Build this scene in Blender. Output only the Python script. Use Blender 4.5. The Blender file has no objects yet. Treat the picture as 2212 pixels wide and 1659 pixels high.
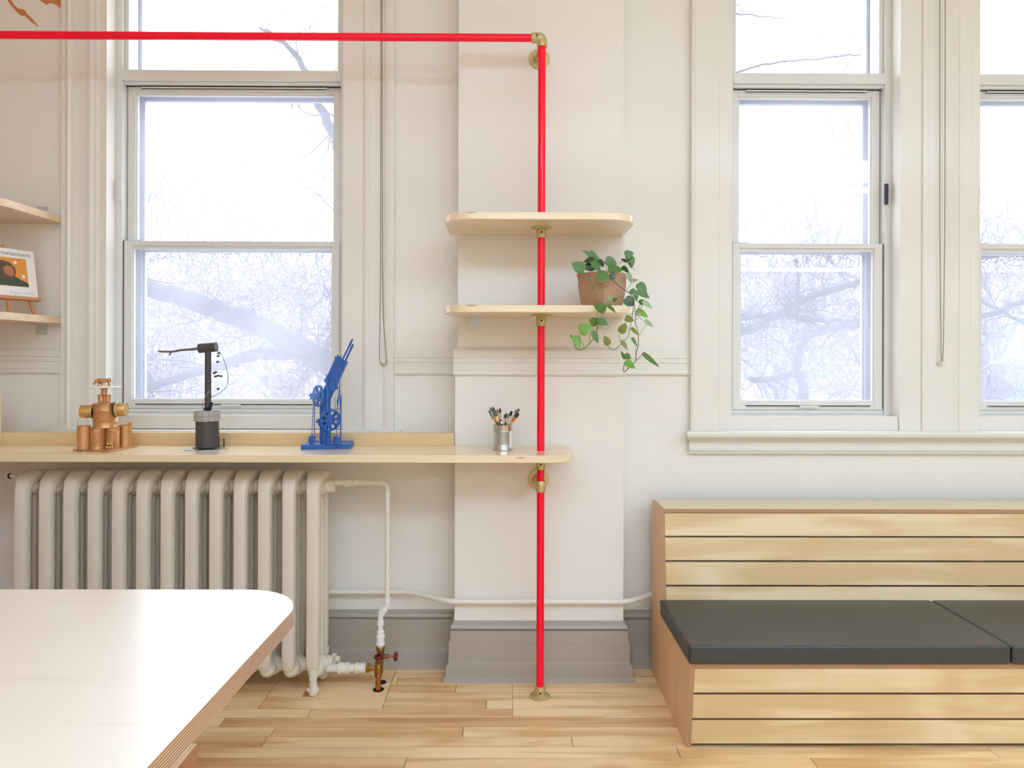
import bpy, bmesh, math, random
from mathutils import Vector, Matrix
PI = math.pi
S = bpy.context.scene
COL = S.collection

# ------------------------------------------------------------------ camera, world, exposure
FPX = 1475.0            # focal length in pixels of the 2212 px wide frame
HZ = 772.0              # horizon row
cam_d = bpy.data.cameras.new('camera')
cam_d.sensor_width = 36.0
cam_d.lens = FPX / 2212.0 * 36.0
cam_d.shift_y = -(829.5 - HZ) / 2212.0
cam_d.clip_start = 0.02; cam_d.clip_end = 300
cam = bpy.data.objects.new('camera', cam_d); COL.objects.link(cam)
YAW, ROLL = math.radians(0.33), math.radians(0.17)
# camera looks along +Y, turned a hair to the right and rolled a hair
Rc = Matrix.Rotation(-YAW, 3, 'Z') @ Matrix.Rotation(math.radians(90), 3, 'X') @ Matrix.Rotation(ROLL, 3, 'Z')
cam.matrix_world = Matrix.Translation((0, 0, 1.6)) @ Rc.to_4x4()
S.camera = cam

w = bpy.data.worlds.new('sky'); S.world = w; w.use_nodes = True
bg = w.node_tree.nodes['Background']
bg.inputs[0].default_value = (0.90, 0.94, 1.0, 1); bg.inputs[1].default_value = 5.5
LAMP = 38.0
LAMP_COL = (0.77, 1.0, 1.27, 1)
S.view_settings.view_transform = 'Standard'
S.view_settings.look = 'None'
S.view_settings.exposure = 0.0
S.view_settings.gamma = 1.0
S.view_settings.use_curve_mapping = False
S.cycles.use_denoising = True
S.cycles.max_bounces = 10
S.cycles.diffuse_bounces = 6
S.cycles.transparent_max_bounces = 24
S.cycles.sample_clamp_indirect = 6.0

def W(px, py, Y):
    """world point on the plane y = Y seen at a pixel of the 2212x1659 photograph"""
    d = Rc @ Vector(((px - 1106.0) / FPX, -(py - HZ) / FPX, -1.0))
    return Vector((0, 0, 1.6)) + d * (Y / d.y)
def WX(px, Y, py=772): return W(px, py, Y).x
def WZ(py, Y, px=1106): return W(px, py, Y).z
def atz(px, py, z):
    d = Rc @ Vector(((px - 1106.0) / FPX, -(py - HZ) / FPX, -1.0))
    return Vector((0, 0, 1.6)) + d * ((z - 1.6) / d.z)

# daylight portals in the window openings
YW, YC = 3.57, 3.43
WIN = [(-2.083, -0.857), (1.159, 2.042), (2.455, 3.338)]
WZ0, WZ1 = 1.225, 3.78
for x0, x1 in WIN:
    L = bpy.data.lights.new('daylight_portal', 'AREA'); L.shape = 'RECTANGLE'; L.size = x1 - x0; L.size_y = WZ1 - WZ0
    L.cycles.is_portal = True
    o = bpy.data.objects.new('daylight_portal', L); COL.objects.link(o)
    o.location = ((x0 + x1) / 2, 3.90, (WZ0 + WZ1) / 2); o.rotation_euler = (-PI / 2, 0, 0)

# ------------------------------------------------------------------ materials
def srgb(r, g, b):
    f = lambda c: (c / 255 / 12.92) if c / 255 <= 0.04045 else ((c / 255 + 0.055) / 1.055) ** 2.4
    return (f(r), f(g), f(b), 1)
def newmat(name):
    m = bpy.data.materials.new(name); m.use_nodes = True
    return m, m.node_tree.nodes, m.node_tree.links, m.node_tree.nodes['Principled BSDF']
def mat(name, col, rough=0.5, metal=0.0, var=0.0, vscale=8, bump=0.0, bscale=60, coat=0.0, spec=0.5, sheen=0, stretch=(1,1,1), crough=0.1):
    m, N, L, P = newmat(name)
    P.inputs['Base Color'].default_value = col
    P.inputs['Roughness'].default_value = rough; P.inputs['Metallic'].default_value = metal
    P.inputs['Coat Weight'].default_value = coat; P.inputs['Coat Roughness'].default_value = crough
    P.inputs['Specular IOR Level'].default_value = spec
    if var or bump:
        tc = N.new('ShaderNodeTexCoord'); mp = N.new('ShaderNodeMapping'); mp.inputs['Scale'].default_value = stretch
        L.new(tc.outputs['Object'], mp.inputs[0])
    if var:
        n = N.new('ShaderNodeTexNoise'); n.inputs['Scale'].default_value = vscale; n.inputs['Detail'].default_value = 4
        L.new(mp.outputs[0], n.inputs['Vector'])
        mx = N.new('ShaderNodeMix'); mx.data_type = 'RGBA'
        mx.inputs[6].default_value = tuple(c * (1 - var) for c in col[:3]) + (1,)
        mx.inputs[7].default_value = tuple(min(1, c * (1 + var)) for c in col[:3]) + (1,)
        L.new(n.outputs[0], mx.inputs[0]); L.new(mx.outputs[2], P.inputs['Base Color'])
    if bump:
        n2 = N.new('ShaderNodeTexNoise'); n2.inputs['Scale'].default_value = bscale; n2.inputs['Detail'].default_value = 3
        L.new(mp.outputs[0], n2.inputs['Vector'])
        b = N.new('ShaderNodeBump'); b.inputs['Strength'].default_value = bump; b.inputs['Distance'].default_value = 0.01
        L.new(n2.outputs[0], b.inputs['Height']); L.new(b.outputs[0], P.inputs['Normal'])
    return m
def wood(name, c1, c2, axis='X', freq=30, rough=0.45, coat=0.15, edge=None, edge_axis='Z', pitch=0.0045, knots=False, contrast=(0.3, 0.75), tone=False, soft=1.0):
    """long-grained wood; with edge=True faces not square to edge_axis show plywood layers"""
    m, N, L, P = newmat(name)
    P.inputs['Roughness'].default_value = rough; P.inputs['Coat Weight'].default_value = coat; P.inputs['Coat Roughness'].default_value = 0.2
    tc = N.new('ShaderNodeTexCoord'); src = tc.outputs['Object']
    if tone:
        at = N.new('ShaderNodeAttribute'); at.attribute_name = 'tone'
        ml = N.new('ShaderNodeVectorMath'); ml.operation = 'SCALE'; ml.inputs['Scale'].default_value = 37.0
        L.new(at.outputs['Color'], ml.inputs[0])
        ad = N.new('ShaderNodeVectorMath'); ad.operation = 'ADD'; L.new(src, ad.inputs[0]); L.new(ml.outputs[0], ad.inputs[1]); src = ad.outputs[0]
    mp = N.new('ShaderNodeMapping'); sc = {'X': (1.2, freq, freq), 'Y': (freq, 1.2, freq), 'Z': (freq, freq, 1.2)}[axis]
    mp.inputs['Scale'].default_value = sc
    L.new(src, mp.inputs[0])
    n = N.new('ShaderNodeTexNoise'); n.inputs['Scale'].default_value = 1.0; n.inputs['Detail'].default_value = 5; n.inputs['Distortion'].default_value = 0.6
    L.new(mp.outputs[0], n.inputs['Vector'])
    mp2 = N.new('ShaderNodeMapping'); mp2.inputs['Scale'].default_value = tuple(max(0.8, s * 0.12) for s in sc); L.new(src, mp2.inputs[0])
    n2 = N.new('ShaderNodeTexNoise'); n2.inputs['Scale'].default_value = 1.0; n2.inputs['Detail'].default_value = 2; n2.inputs['Distortion'].default_value = 1.5
    L.new(mp2.outputs[0], n2.inputs['Vector'])
    av = N.new('ShaderNodeMath'); av.operation = 'MULTIPLY_ADD'; av.inputs[1].default_value = 0.5 * soft
    L.new(n.outputs[0], av.inputs[0])
    h = N.new('ShaderNodeMath'); h.operation = 'MULTIPLY_ADD'; h.inputs[1].default_value = 0.5; h.inputs[2].default_value = 0.25 * (1 - soft)
    L.new(n2.outputs[0], h.inputs[0]); L.new(h.outputs[0], av.inputs[2])
    r = N.new('ShaderNodeValToRGB'); r.color_ramp.elements[0].position = contrast[0]; r.color_ramp.elements[1].position = contrast[1]
    r.color_ramp.elements[0].color = c2; r.color_ramp.elements[1].color = c1
    L.new(av.outputs[0], r.inputs[0]); out = r.outputs[0]
    if knots:
        mk = N.new('ShaderNodeMapping'); mk.inputs['Scale'].default_value = {'X': (2.6, 13, 13), 'Y': (13, 2.6, 13), 'Z': (13, 13, 2.6)}[axis]
        L.new(tc.outputs['Object'], mk.inputs[0])
        v = N.new('ShaderNodeTexVoronoi'); v.inputs['Scale'].default_value = 1.0; L.new(mk.outputs[0], v.inputs['Vector'])
        kr = N.new('ShaderNodeValToRGB'); kr.color_ramp.elements[0].position = 0.04; kr.color_ramp.elements[1].position = 0.085
        kr.color_ramp.elements[0].color = (0.6, 0.6, 0.6, 1); kr.color_ramp.elements[1].color = (0, 0, 0, 1); L.new(v.outputs['Distance'], kr.inputs[0])
        mx = N.new('ShaderNodeMix'); mx.data_type = 'RGBA'; L.new(kr.outputs[0], mx.inputs[0]); L.new(out, mx.inputs[6]); mx.inputs[7].default_value = srgb(150, 105, 66); out = mx.outputs[2]
    if tone:
        tr = N.new('ShaderNodeValToRGB'); e = tr.color_ramp.elements
        e[0].position = 0; e[0].color = (0.80, 0.66, 0.52, 1); e[1].position = 1; e[1].color = (1.08, 1.10, 1.10, 1)
        q = e.new(0.35); q.color = (0.96, 0.88, 0.78, 1)
        sp = N.new('ShaderNodeSeparateColor'); L.new(at.outputs['Color'], sp.inputs[0]); L.new(sp.outputs[0], tr.inputs[0])
        mm = N.new('ShaderNodeMix'); mm.data_type = 'RGBA'; mm.blend_type = 'MULTIPLY'; mm.inputs[0].default_value = 1
        L.new(out, mm.inputs[6]); L.new(tr.outputs[0], mm.inputs[7]); out = mm.outputs[2]
    if edge:
        g = N.new('ShaderNodeNewGeometry'); sn = N.new('ShaderNodeSeparateXYZ'); L.new(g.outputs['Normal'], sn.inputs[0])
        ab = N.new('ShaderNodeMath'); ab.operation = 'ABSOLUTE'; L.new(sn.outputs[edge_axis], ab.inputs[0])
        lt = N.new('ShaderNodeMath'); lt.operation = 'LESS_THAN'; lt.inputs[1].default_value = 0.6; L.new(ab.outputs[0], lt.inputs[0])
        sp2 = N.new('ShaderNodeSeparateXYZ'); L.new(tc.outputs['Object'], sp2.inputs[0])
        dv = N.new('ShaderNodeMath'); dv.operation = 'DIVIDE'; dv.inputs[1].default_value = pitch; L.new(sp2.outputs[edge_axis], dv.inputs[0])
        fr = N.new('ShaderNodeMath'); fr.operation = 'FRACT'; L.new(dv.outputs[0], fr.inputs[0])
        er = N.new('ShaderNodeValToRGB'); er.color_ramp.interpolation = 'LINEAR'; e = er.color_ramp.elements
        e[0].position = 0; e[0].color = edge[0]; e[1].position = 1; e[1].color = edge[0]
        a = e.new(0.36); a.color = edge[0]; a = e.new(0.44); a.color = edge[2]; a = e.new(0.52); a.color = edge[1]; a = e.new(0.92); a.color = edge[1]
        L.new(fr.outputs[0], er.inputs[0])
        mx = N.new('ShaderNodeMix'); mx.data_type = 'RGBA'; L.new(lt.outputs[0], mx.inputs[0]); L.new(out, mx.inputs[6]); L.new(er.outputs[0], mx.inputs[7]); out = mx.outputs[2]
    L.new(out, P.inputs['Base Color'])
    return m

M = {}
M['wall'] = mat('wall_paint', srgb(234, 230, 223), 0.55, bump=0.04, bscale=25, var=0.012, vscale=1.5)
M['trim'] = mat('trim_gloss_paint', srgb(230, 227, 219), 0.32, bump=0.06, bscale=45, var=0.01, vscale=3)
M['ceiling'] = mat('ceiling_paint', srgb(244, 243, 240), 0.8)
M['grey'] = mat('grey_baseboard_paint', srgb(172, 163, 152), 0.35, bump=0.08, bscale=40, var=0.02, vscale=5)
M['alu'] = mat('white_aluminium', srgb(222, 222, 218), 0.35, var=0.02)
M['alug'] = mat('grey_aluminium', srgb(190, 196, 210), 0.4, var=0.03, vscale=15)
M['dark'] = mat('dark_gasket', srgb(50, 52, 60), 0.6)
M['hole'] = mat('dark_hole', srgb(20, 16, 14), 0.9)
M['rad'] = mat('radiator_paint', srgb(230, 222, 207), 0.33, bump=0.4, bscale=38, var=0.03, vscale=10)
M['pipew'] = mat('painted_pipe', srgb(232, 227, 216), 0.3, bump=0.1, bscale=50)
M['red'] = mat('neon_red_enamel', srgb(255, 0, 48), 0.28, coat=0.12, spec=0.35)
M['zinc'] = mat('yellow_zinc_plating', srgb(204, 188, 134), 0.38, metal=0.55, var=0.22, vscale=14)
M['steel'] = mat('steel', srgb(196, 196, 192), 0.3, metal=0.9, var=0.06)
M['galv'] = mat('galvanised_steel', srgb(206, 210, 214), 0.4, metal=0.55, var=0.08, vscale=40)
M['pine'] = wood('pale_pine', srgb(247, 233, 203), srgb(228, 204, 164), 'X', 26, 0.27, 0.65, knots=True)
M['pine_y'] = wood('pale_pine_corner', srgb(236, 214, 184), srgb(220, 188, 150), 'X', 26, 0.4, 0.15, knots=True)
EDGE = (srgb(214, 178, 136), srgb(150, 104, 70), srgb(96, 60, 40))
M['birch'] = wood('birch_veneer', srgb(238, 217, 176), srgb(219, 190, 142), 'X', 11, 0.42, 0.15, edge=EDGE, edge_axis='Y', pitch=0.0034, contrast=(0.43, 0.55))
M['birch_f'] = wood('birch_veneer_front', srgb(238, 217, 176), srgb(219, 190, 142), 'X', 11, 0.42, 0.15, edge=EDGE, edge_axis='Y', pitch=0.0034, contrast=(0.43, 0.55))
M['birch_z'] = wood('birch_ply_flat', srgb(240, 224, 196), srgb(228, 208, 172), 'X', 9, 0.42, 0.15, edge=EDGE, edge_axis='Z', pitch=0.0034)
M['birch_x'] = wood('birch_ply_end', srgb(240, 204, 162), srgb(230, 190, 146), 'Z', 9, 0.45, 0.1, edge=EDGE, edge_axis='X', pitch=0.0034)
M['table'] = wood('table_birch', srgb(240, 228, 212), srgb(222, 205, 186), 'X', 22, 0.27, 0.6,
                  edge=(srgb(226, 196, 166), srgb(170, 122, 96), srgb(110, 70, 54)), edge_axis='Z', pitch=0.0062, contrast=(0.2, 0.42))
M['table_leg'] = wood('table_leg_ply', srgb(176, 124, 88), srgb(160, 106, 72), 'Z', 9, 0.5, 0.1,
                  edge=(srgb(232, 206, 172), srgb(200, 160, 124), srgb(150, 110, 84)), edge_axis='X', pitch=0.006)
M['floor'] = wood('maple_strip_floor', srgb(246, 218, 172), srgb(220, 178, 124), 'X', 18, 0.34, 0.25, tone=True, contrast=(0.41, 0.54))
M['vinyl'] = mat('charcoal_vinyl', srgb(48, 51, 51), 0.45, bump=0.03, bscale=220, coat=0.5, crough=0.42)
M['copper'] = mat('copper_spray_paint', srgb(208, 156, 106), 0.34, metal=0.55, var=0.15, vscale=20)
M['gold'] = mat('brassy_spray_paint', srgb(214, 178, 116), 0.34, metal=0.65, var=0.12, vscale=18)
M['copperm'] = mat('bare_copper', srgb(196, 112, 66), 0.3, metal=0.95)
M['brass'] = mat('aged_brass', srgb(160, 120, 66), 0.35, metal=0.9, var=0.2, vscale=40)
M['burgundy'] = mat('burgundy_plastic', srgb(110, 24, 34), 0.3)
M['white'] = mat('white_plastic', srgb(240, 240, 238), 0.35)
M['clear'] = mat('clear_acrylic_hook', srgb(226, 220, 208), 0.15)
M['black'] = mat('black_spray_paint', srgb(72, 68, 68), 0.5, var=0.25, vscale=18)
M['blackd'] = mat('dark_black_paint', srgb(40, 40, 46), 0.5)
M['blue'] = mat('cobalt_spray_paint', srgb(38, 92, 172), 0.42, var=0.1, vscale=12)
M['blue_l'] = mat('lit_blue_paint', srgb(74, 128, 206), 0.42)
M['twig'] = mat('weathered_twig', srgb(112, 100, 90), 0.7, var=0.3, vscale=60)
M['ivory'] = mat('ivory_domino', srgb(176, 170, 164), 0.3)
M['pot'] = mat('woven_wood_pot', srgb(184, 148, 118), 0.65, var=0.22, vscale=6, stretch=(1, 1, 14), bump=0.35, bscale=9)
M['soil'] = mat('potting_soil', srgb(50, 40, 34), 0.95, bump=0.6, bscale=120)
M['stem'] = mat('green_stem', srgb(96, 122, 62), 0.5)
M['stem_d'] = mat('brown_stem', srgb(86, 72, 52), 0.5)
M['paper'] = mat('white_card', srgb(236, 230, 224), 0.5)
M['ink'] = mat('grey_print', srgb(96, 94, 90), 0.6)
M['orange'] = mat('orange_print', srgb(226, 148, 56), 0.55, var=0.06)
M['mural'] = mat('orange_wall_paint', srgb(208, 126, 78), 0.6)
M['pgreen'] = mat('dark_green_print', srgb(62, 74, 54), 0.6, var=0.3, vscale=60)
M['pbrown'] = mat('brown_print', srgb(92, 70, 52), 0.6, var=0.3, vscale=70)
M['pterra'] = mat('terracotta_print', srgb(176, 110, 74), 0.6, var=0.2, vscale=70)
M['easel'] = wood('beech_easel', srgb(208, 146, 98), srgb(188, 124, 78), 'Z', 30, 0.45, 0.1)
M['seam'] = mat('dark_floor_seam', srgb(60, 38, 24), 0.9)
def leafmat(name, c):
    m, N, L, P = newmat(name); P.inputs['Base Color'].default_value = c; P.inputs['Roughness'].default_value = 0.35
    P.inputs['Subsurface Weight'].default_value = 0.0
    n = N.new('ShaderNodeTexNoise'); n.inputs['Scale'].default_value = 40
    mx = N.new('ShaderNodeMix'); mx.data_type = 'RGBA'; mx.inputs[6].default_value = tuple(x * 0.8 for x in c[:3]) + (1,); mx.inputs[7].default_value = tuple(x * 1.2 for x in c[:3]) + (1,)
    tc = N.new('ShaderNodeTexCoord'); L.new(tc.outputs['Object'], n.inputs['Vector']); L.new(n.outputs[0], mx.inputs[0]); L.new(mx.outputs[2], P.inputs['Base Color'])
    return m
M['leaf'] = leafmat('leaf_green', srgb(76, 118, 46)); M['leaf_d'] = leafmat('leaf_dark_green', srgb(52, 84, 38))
M['leaf_b'] = leafmat('leaf_bright_green', srgb(106, 156, 46)); M['leaf_o'] = leafmat('leaf_olive', srgb(118, 122, 42)); M['leaf_p'] = leafmat('leaf_pale_green', srgb(150, 170, 132))
def glassmat(name, veil, refl=0.05):  # veil: bright haze mixed into the panes so the view outside washes out
    m = bpy.data.materials.new(name); m.use_nodes = True; N = m.node_tree.nodes; L = m.node_tree.links; N.clear()
    out = N.new('ShaderNodeOutputMaterial'); tr = N.new('ShaderNodeBsdfTransparent'); tr.inputs[0].default_value = (0.97, 0.985, 1, 1)
    gl = N.new('ShaderNodeBsdfGlossy'); gl.inputs['Roughness'].default_value = 0.02; gl.inputs[0].default_value = (1, 1, 1, 1)
    tl = N.new('ShaderNodeBsdfTranslucent'); tl.inputs[0].default_value = (0.92, 0.93, 1.0, 1)
    a = N.new('ShaderNodeMixShader'); tc = N.new('ShaderNodeTexCoord')
    n = N.new('ShaderNodeTexNoise'); n.inputs['Scale'].default_value = 2.2; n.inputs['Detail'].default_value = 4; L.new(tc.outputs['Object'], n.inputs['Vector'])
    mr = N.new('ShaderNodeMapRange'); mr.inputs[1].default_value = 0.3; mr.inputs[2].default_value = 0.75; mr.inputs[3].default_value = veil * 0.7; mr.inputs[4].default_value = veil * 1.35
    L.new(n.outputs[0], mr.inputs[0]); L.new(mr.outputs[0], a.inputs[0]); L.new(tr.outputs[0], a.inputs[1]); L.new(tl.outputs[0], a.inputs[2])
    b = N.new('ShaderNodeMixShader'); b.inputs[0].default_value = refl; L.new(a.outputs[0], b.inputs[1]); L.new(gl.outputs[0], b.inputs[2]); L.new(b.outputs[0], out.inputs[0])
    return m
M['glass'] = glassmat('veiled_window_glass', 0.11)
M['glass_s'] = glassmat('veiled_storm_glass', 0.06, 0.0)
def lampmat(k):
    m = bpy.data.materials.new('lamp_diffuser'); m.use_nodes = True
    n = m.node_tree.nodes; n.clear(); e = n.new('ShaderNodeEmission'); e.inputs[0].default_value = LAMP_COL; e.inputs[1].default_value = LAMP * k
    q = n.new('ShaderNodeOutputMaterial'); m.node_tree.links.new(e.outputs[0], q.inputs[0]); return m
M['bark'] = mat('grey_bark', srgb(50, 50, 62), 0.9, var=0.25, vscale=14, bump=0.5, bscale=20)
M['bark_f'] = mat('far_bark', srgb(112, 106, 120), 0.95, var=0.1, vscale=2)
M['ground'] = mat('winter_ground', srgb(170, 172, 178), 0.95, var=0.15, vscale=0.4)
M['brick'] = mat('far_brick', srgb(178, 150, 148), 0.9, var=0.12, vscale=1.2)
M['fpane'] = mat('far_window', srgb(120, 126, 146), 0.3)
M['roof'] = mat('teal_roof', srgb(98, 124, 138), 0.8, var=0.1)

# ------------------------------------------------------------------ mesh helpers
class MB:
    def __init__(s): s.v = []; s.f = []; s.tone = None
    def quad(s, pts):
        n = len(s.v); s.v += [tuple(p) for p in pts]; s.f.append(tuple(range(n, n + len(pts)))); return s
    def box(s, x0, x1, y0, y1, z0, z1):
        n = len(s.v)
        s.v += [(x0, y0, z0), (x1, y0, z0), (x1, y1, z0), (x0, y1, z0), (x0, y0, z1), (x1, y0, z1), (x1, y1, z1), (x0, y1, z1)]
        s.f += [tuple(n + i for i in q) for q in ((0, 3, 2, 1), (4, 5, 6, 7), (0, 1, 5, 4), (1, 2, 6, 5), (2, 3, 7, 6), (3, 0, 4, 7))]; return s
    def obox(s, c, ax, ay, az):
        """oriented box: centre and three half-axis vectors"""
        c, ax, ay, az = map(Vector, (c, ax, ay, az)); n = len(s.v)
        for k in (-1, 1):
            for (i, j) in ((-1, -1), (1, -1), (1, 1), (-1, 1)): s.v.append(tuple(c + ax * i + ay * j + az * k))
        s.f += [tuple(n + i for i in q) for q in ((0, 3, 2, 1), (4, 5, 6, 7), (0, 1, 5, 4), (1, 2, 6, 5), (2, 3, 7, 6), (3, 0, 4, 7))]; return s
    def prism(s, poly, a, b, plane='XY'):
        """polygon extruded: plane XY -> along Z; YZ -> along X; XZ -> along Y"""
        n = len(s.v); k = len(poly)
        for t in (a, b):
            for (p, q) in poly: s.v.append({'XY': (p, q, t), 'YZ': (t, p, q), 'XZ': (p, t, q)}[plane])
        s.f.append(tuple(range(n, n + k))[::-1]); s.f.append(tuple(range(n + k, n + 2 * k)))
        for i in range(k):
            j = (i + 1) % k; s.f.append((n + i, n + j, n + k + j, n + k + i))
        return s
    def lathe(s, o, d, prof, seg=20, cap=True):
        """profile [(r, t)] turned about the axis o + d*t"""
        o = Vector(o); d = Vector(d).normalized(); a = d.orthogonal().normalized(); b = d.cross(a); n = len(s.v); m = len(prof)
        for (r, t) in prof:
            for i in range(seg):
                th = 2 * PI * i / seg; s.v.append(tuple(o + d * t + (a * math.cos(th) + b * math.sin(th)) * r))
        for j in range(m - 1):
            for i in range(seg):
                k = (i + 1) % seg; s.f.append((n + j * seg + i, n + j * seg + k, n + (j + 1) * seg + k, n + (j + 1) * seg + i))
        if cap: s.f.append(tuple(n + i for i in range(seg))[::-1]); s.f.append(tuple(n + (m - 1) * seg + i for i in range(seg)))
        return s
    def cyl(s, a, b, r, seg=16, r2=None):
        a = Vector(a); b = Vector(b); return s.lathe(a, b - a, [(r, 0), (r if r2 is None else r2, (b - a).length)], seg)
    def tube(s, pts, r, seg=10, cap=True):
        pts = [Vector(p) for p in pts]; k = len(pts); rs = r if isinstance(r, (list, tuple)) else [r] * k; n = len(s.v)
        t0 = (pts[1] - pts[0]).normalized(); a = t0.orthogonal().normalized()
        for i, p in enumerate(pts):
            t = (pts[min(i + 1, k - 1)] - pts[max(i - 1, 0)]).normalized(); a = (a - t * a.dot(t))
            a = a.normalized() if a.length > 1e-6 else t.orthogonal().normalized(); b = t.cross(a)
            for j in range(seg):
                th = 2 * PI * j / seg; s.v.append(tuple(p + (a * math.cos(th) + b * math.sin(th)) * rs[i]))
        for i in range(k - 1):
            for j in range(seg):
                q = (j + 1) % seg; s.f.append((n + i * seg + j, n + i * seg + q, n + (i + 1) * seg + q, n + (i + 1) * seg + j))
        if cap: s.f.append(tuple(n + i for i in range(seg))[::-1]); s.f.append(tuple(n + (k - 1) * seg + i for i in range(seg)))
        return s
    def ball(s, c, r, seg=12, rings=7, sc=(1, 1, 1)):
        c = Vector(c); n = len(s.v); s.v.append(tuple(c + Vector((0, 0, -r * sc[2]))))
        for i in range(1, rings):
            ph = -PI / 2 + PI * i / rings
            for j in range(seg):
                th = 2 * PI * j / seg; s.v.append((c.x + r * sc[0] * math.cos(ph) * math.cos(th), c.y + r * sc[1] * math.cos(ph) * math.sin(th), c.z + r * sc[2] * math.sin(ph)))
        s.v.append(tuple(c + Vector((0, 0, r * sc[2])))); e = len(s.v) - 1
        for j in range(seg):
            q = (j + 1) % seg; s.f.append((n, n + 1 + q, n + 1 + j)); s.f.append((e, e - seg + j, e - seg + q))
        for i in range(rings - 2):
            for j in range(seg):
                q = (j + 1) % seg; a = n + 1 + i * seg; s.f.append((a + j, a + q, a + seg + q, a + seg + j))
        return s
    def build(s, name, m, parent=None, bevel=0, smooth=35, seg=2, subsurf=0):
        off = Vector((0, 0, 0)); p = parent
        while p is not None: off += p.location; p = p.parent
        me = bpy.data.meshes.new(name)
        me.from_pydata([tuple(Vector(v) - off) for v in s.v], [], s.f)
        me.materials.append(m)
        bm = bmesh.new(); bm.from_mesh(me); bmesh.ops.recalc_face_normals(bm, faces=bm.faces); bm.to_mesh(me); bm.free()
        if smooth:
            me.shade_smooth(); me.set_sharp_from_angle(angle=math.radians(smooth))
        me.update()
        o = bpy.data.objects.new(name, me); COL.objects.link(o); o.parent = parent
        if bevel:
            b = o.modifiers.new('bevel', 'BEVEL'); b.width = bevel; b.segments = seg; b.limit_method = 'ANGLE'; b.angle_limit = math.radians(40)
            b.harden_normals = False
        if subsurf:
            q = o.modifiers.new('sub', 'SUBSURF'); q.levels = subsurf; q.render_levels = subsurf
        return o
def tag(o, label=None, cat=None, group=None, kind=None):
    if label: o['label'] = label
    if cat: o['category'] = cat
    if group: o['group'] = group
    if kind: o['kind'] = kind
    return o
def empty(name, loc=(0, 0, 0), parent=None):
    o = bpy.data.objects.new(name, None); COL.objects.link(o); o.location = loc; o.parent = parent; o.empty_display_size = 0.05; return o
def struct(o): o['kind'] = 'structure'; return o
def rrect(x0, x1, y0, y1, rfl=0, rfr=0, rbl=0, rbr=0, seg=8):
    """rounded plan outline; f = near (low y) corners"""
    pts = []
    for (cx, cy, r, a0) in ((x0, y0, rfl, PI), (x1, y0, rfr, 1.5 * PI), (x1, y1, rbr, 0), (x0, y1, rbl, 0.5 * PI)):
        if r <= 0: pts.append((cx, cy)); continue
        ox = cx + (r if cx == x0 else -r); oy = cy + (r if cy == y0 else -r)
        for i in range(seg + 1):
            a = a0 + 0.5 * PI * i / seg; pts.append((ox + r * math.cos(a), oy + r * math.sin(a)))
    return pts
def smoothpath(pts, n=6):
    pts = [Vector(p) for p in pts]; out = []
    for i in range(len(pts) - 1):
        p0 = pts[max(i - 1, 0)]; p1 = pts[i]; p2 = pts[i + 1]; p3 = pts[min(i + 2, len(pts) - 1)]
        for k in range(n):
            t = k / n; out.append(0.5 * ((2 * p1) + (p2 - p0) * t + (2 * p0 - 5 * p1 + 4 * p2 - p3) * t * t + (3 * p1 - p0 - 3 * p2 + p3) * t ** 3))
    out.append(pts[-1]); return out

# ------------------------------------------------------------------ room shell
XL, XR, YB, ZT = -2.96, 7.4, -7.5, 4.2
FLZ = 0.0
wb = MB()
xs = [XL] + [v for a in WIN for v in a] + [XR]
for i in range(0, len(xs), 2): wb.box(xs[i], xs[i + 1], YW, 3.95, 0, ZT)
for a, b in WIN: wb.box(a, b, YW, 3.95, 0, WZ0); wb.box(a, b, YW, 3.95, WZ1, ZT)
CX0, CX1 = WX(989, YC), WX(1345.5, YC)
wb.box(CX0, CX1, YC, YW + 0.01, 0, ZT)
struct(wb.build('wall_back', M['wall'], smooth=0))
RZ0, RZ1 = 1.511, 1.642
bx0, bx1 = WX(983, YC - 0.012), WX(1348.5, YC - 0.012)
lw = MB().box(bx0, bx1, YC - 0.012, YW, 0.2, RZ0 + 0.05)
struct(lw.build('wall_pilaster', M['wall'], bevel=0.002))
struct(MB().box(XL - 0.2, XL, YB, 3.95, 0, ZT).build('wall_left', mat('tan_wall_paint', srgb(206, 172, 140), 0.6), smooth=0))
struct(MB().box(XR, XR + 0.2, YB, 3.95, 0, ZT).build('wall_right', M['wall'], smooth=0))
struct(MB().box(XL, XR, YB - 0.2, YB, 0, ZT).build('wall_front', M['wall'], smooth=0))
struct(MB().box(XL - 0.2, XR + 0.2, YB - 0.2, 3.95, ZT, ZT + 0.2).build('ceiling', M['ceiling'], smooth=0))

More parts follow.
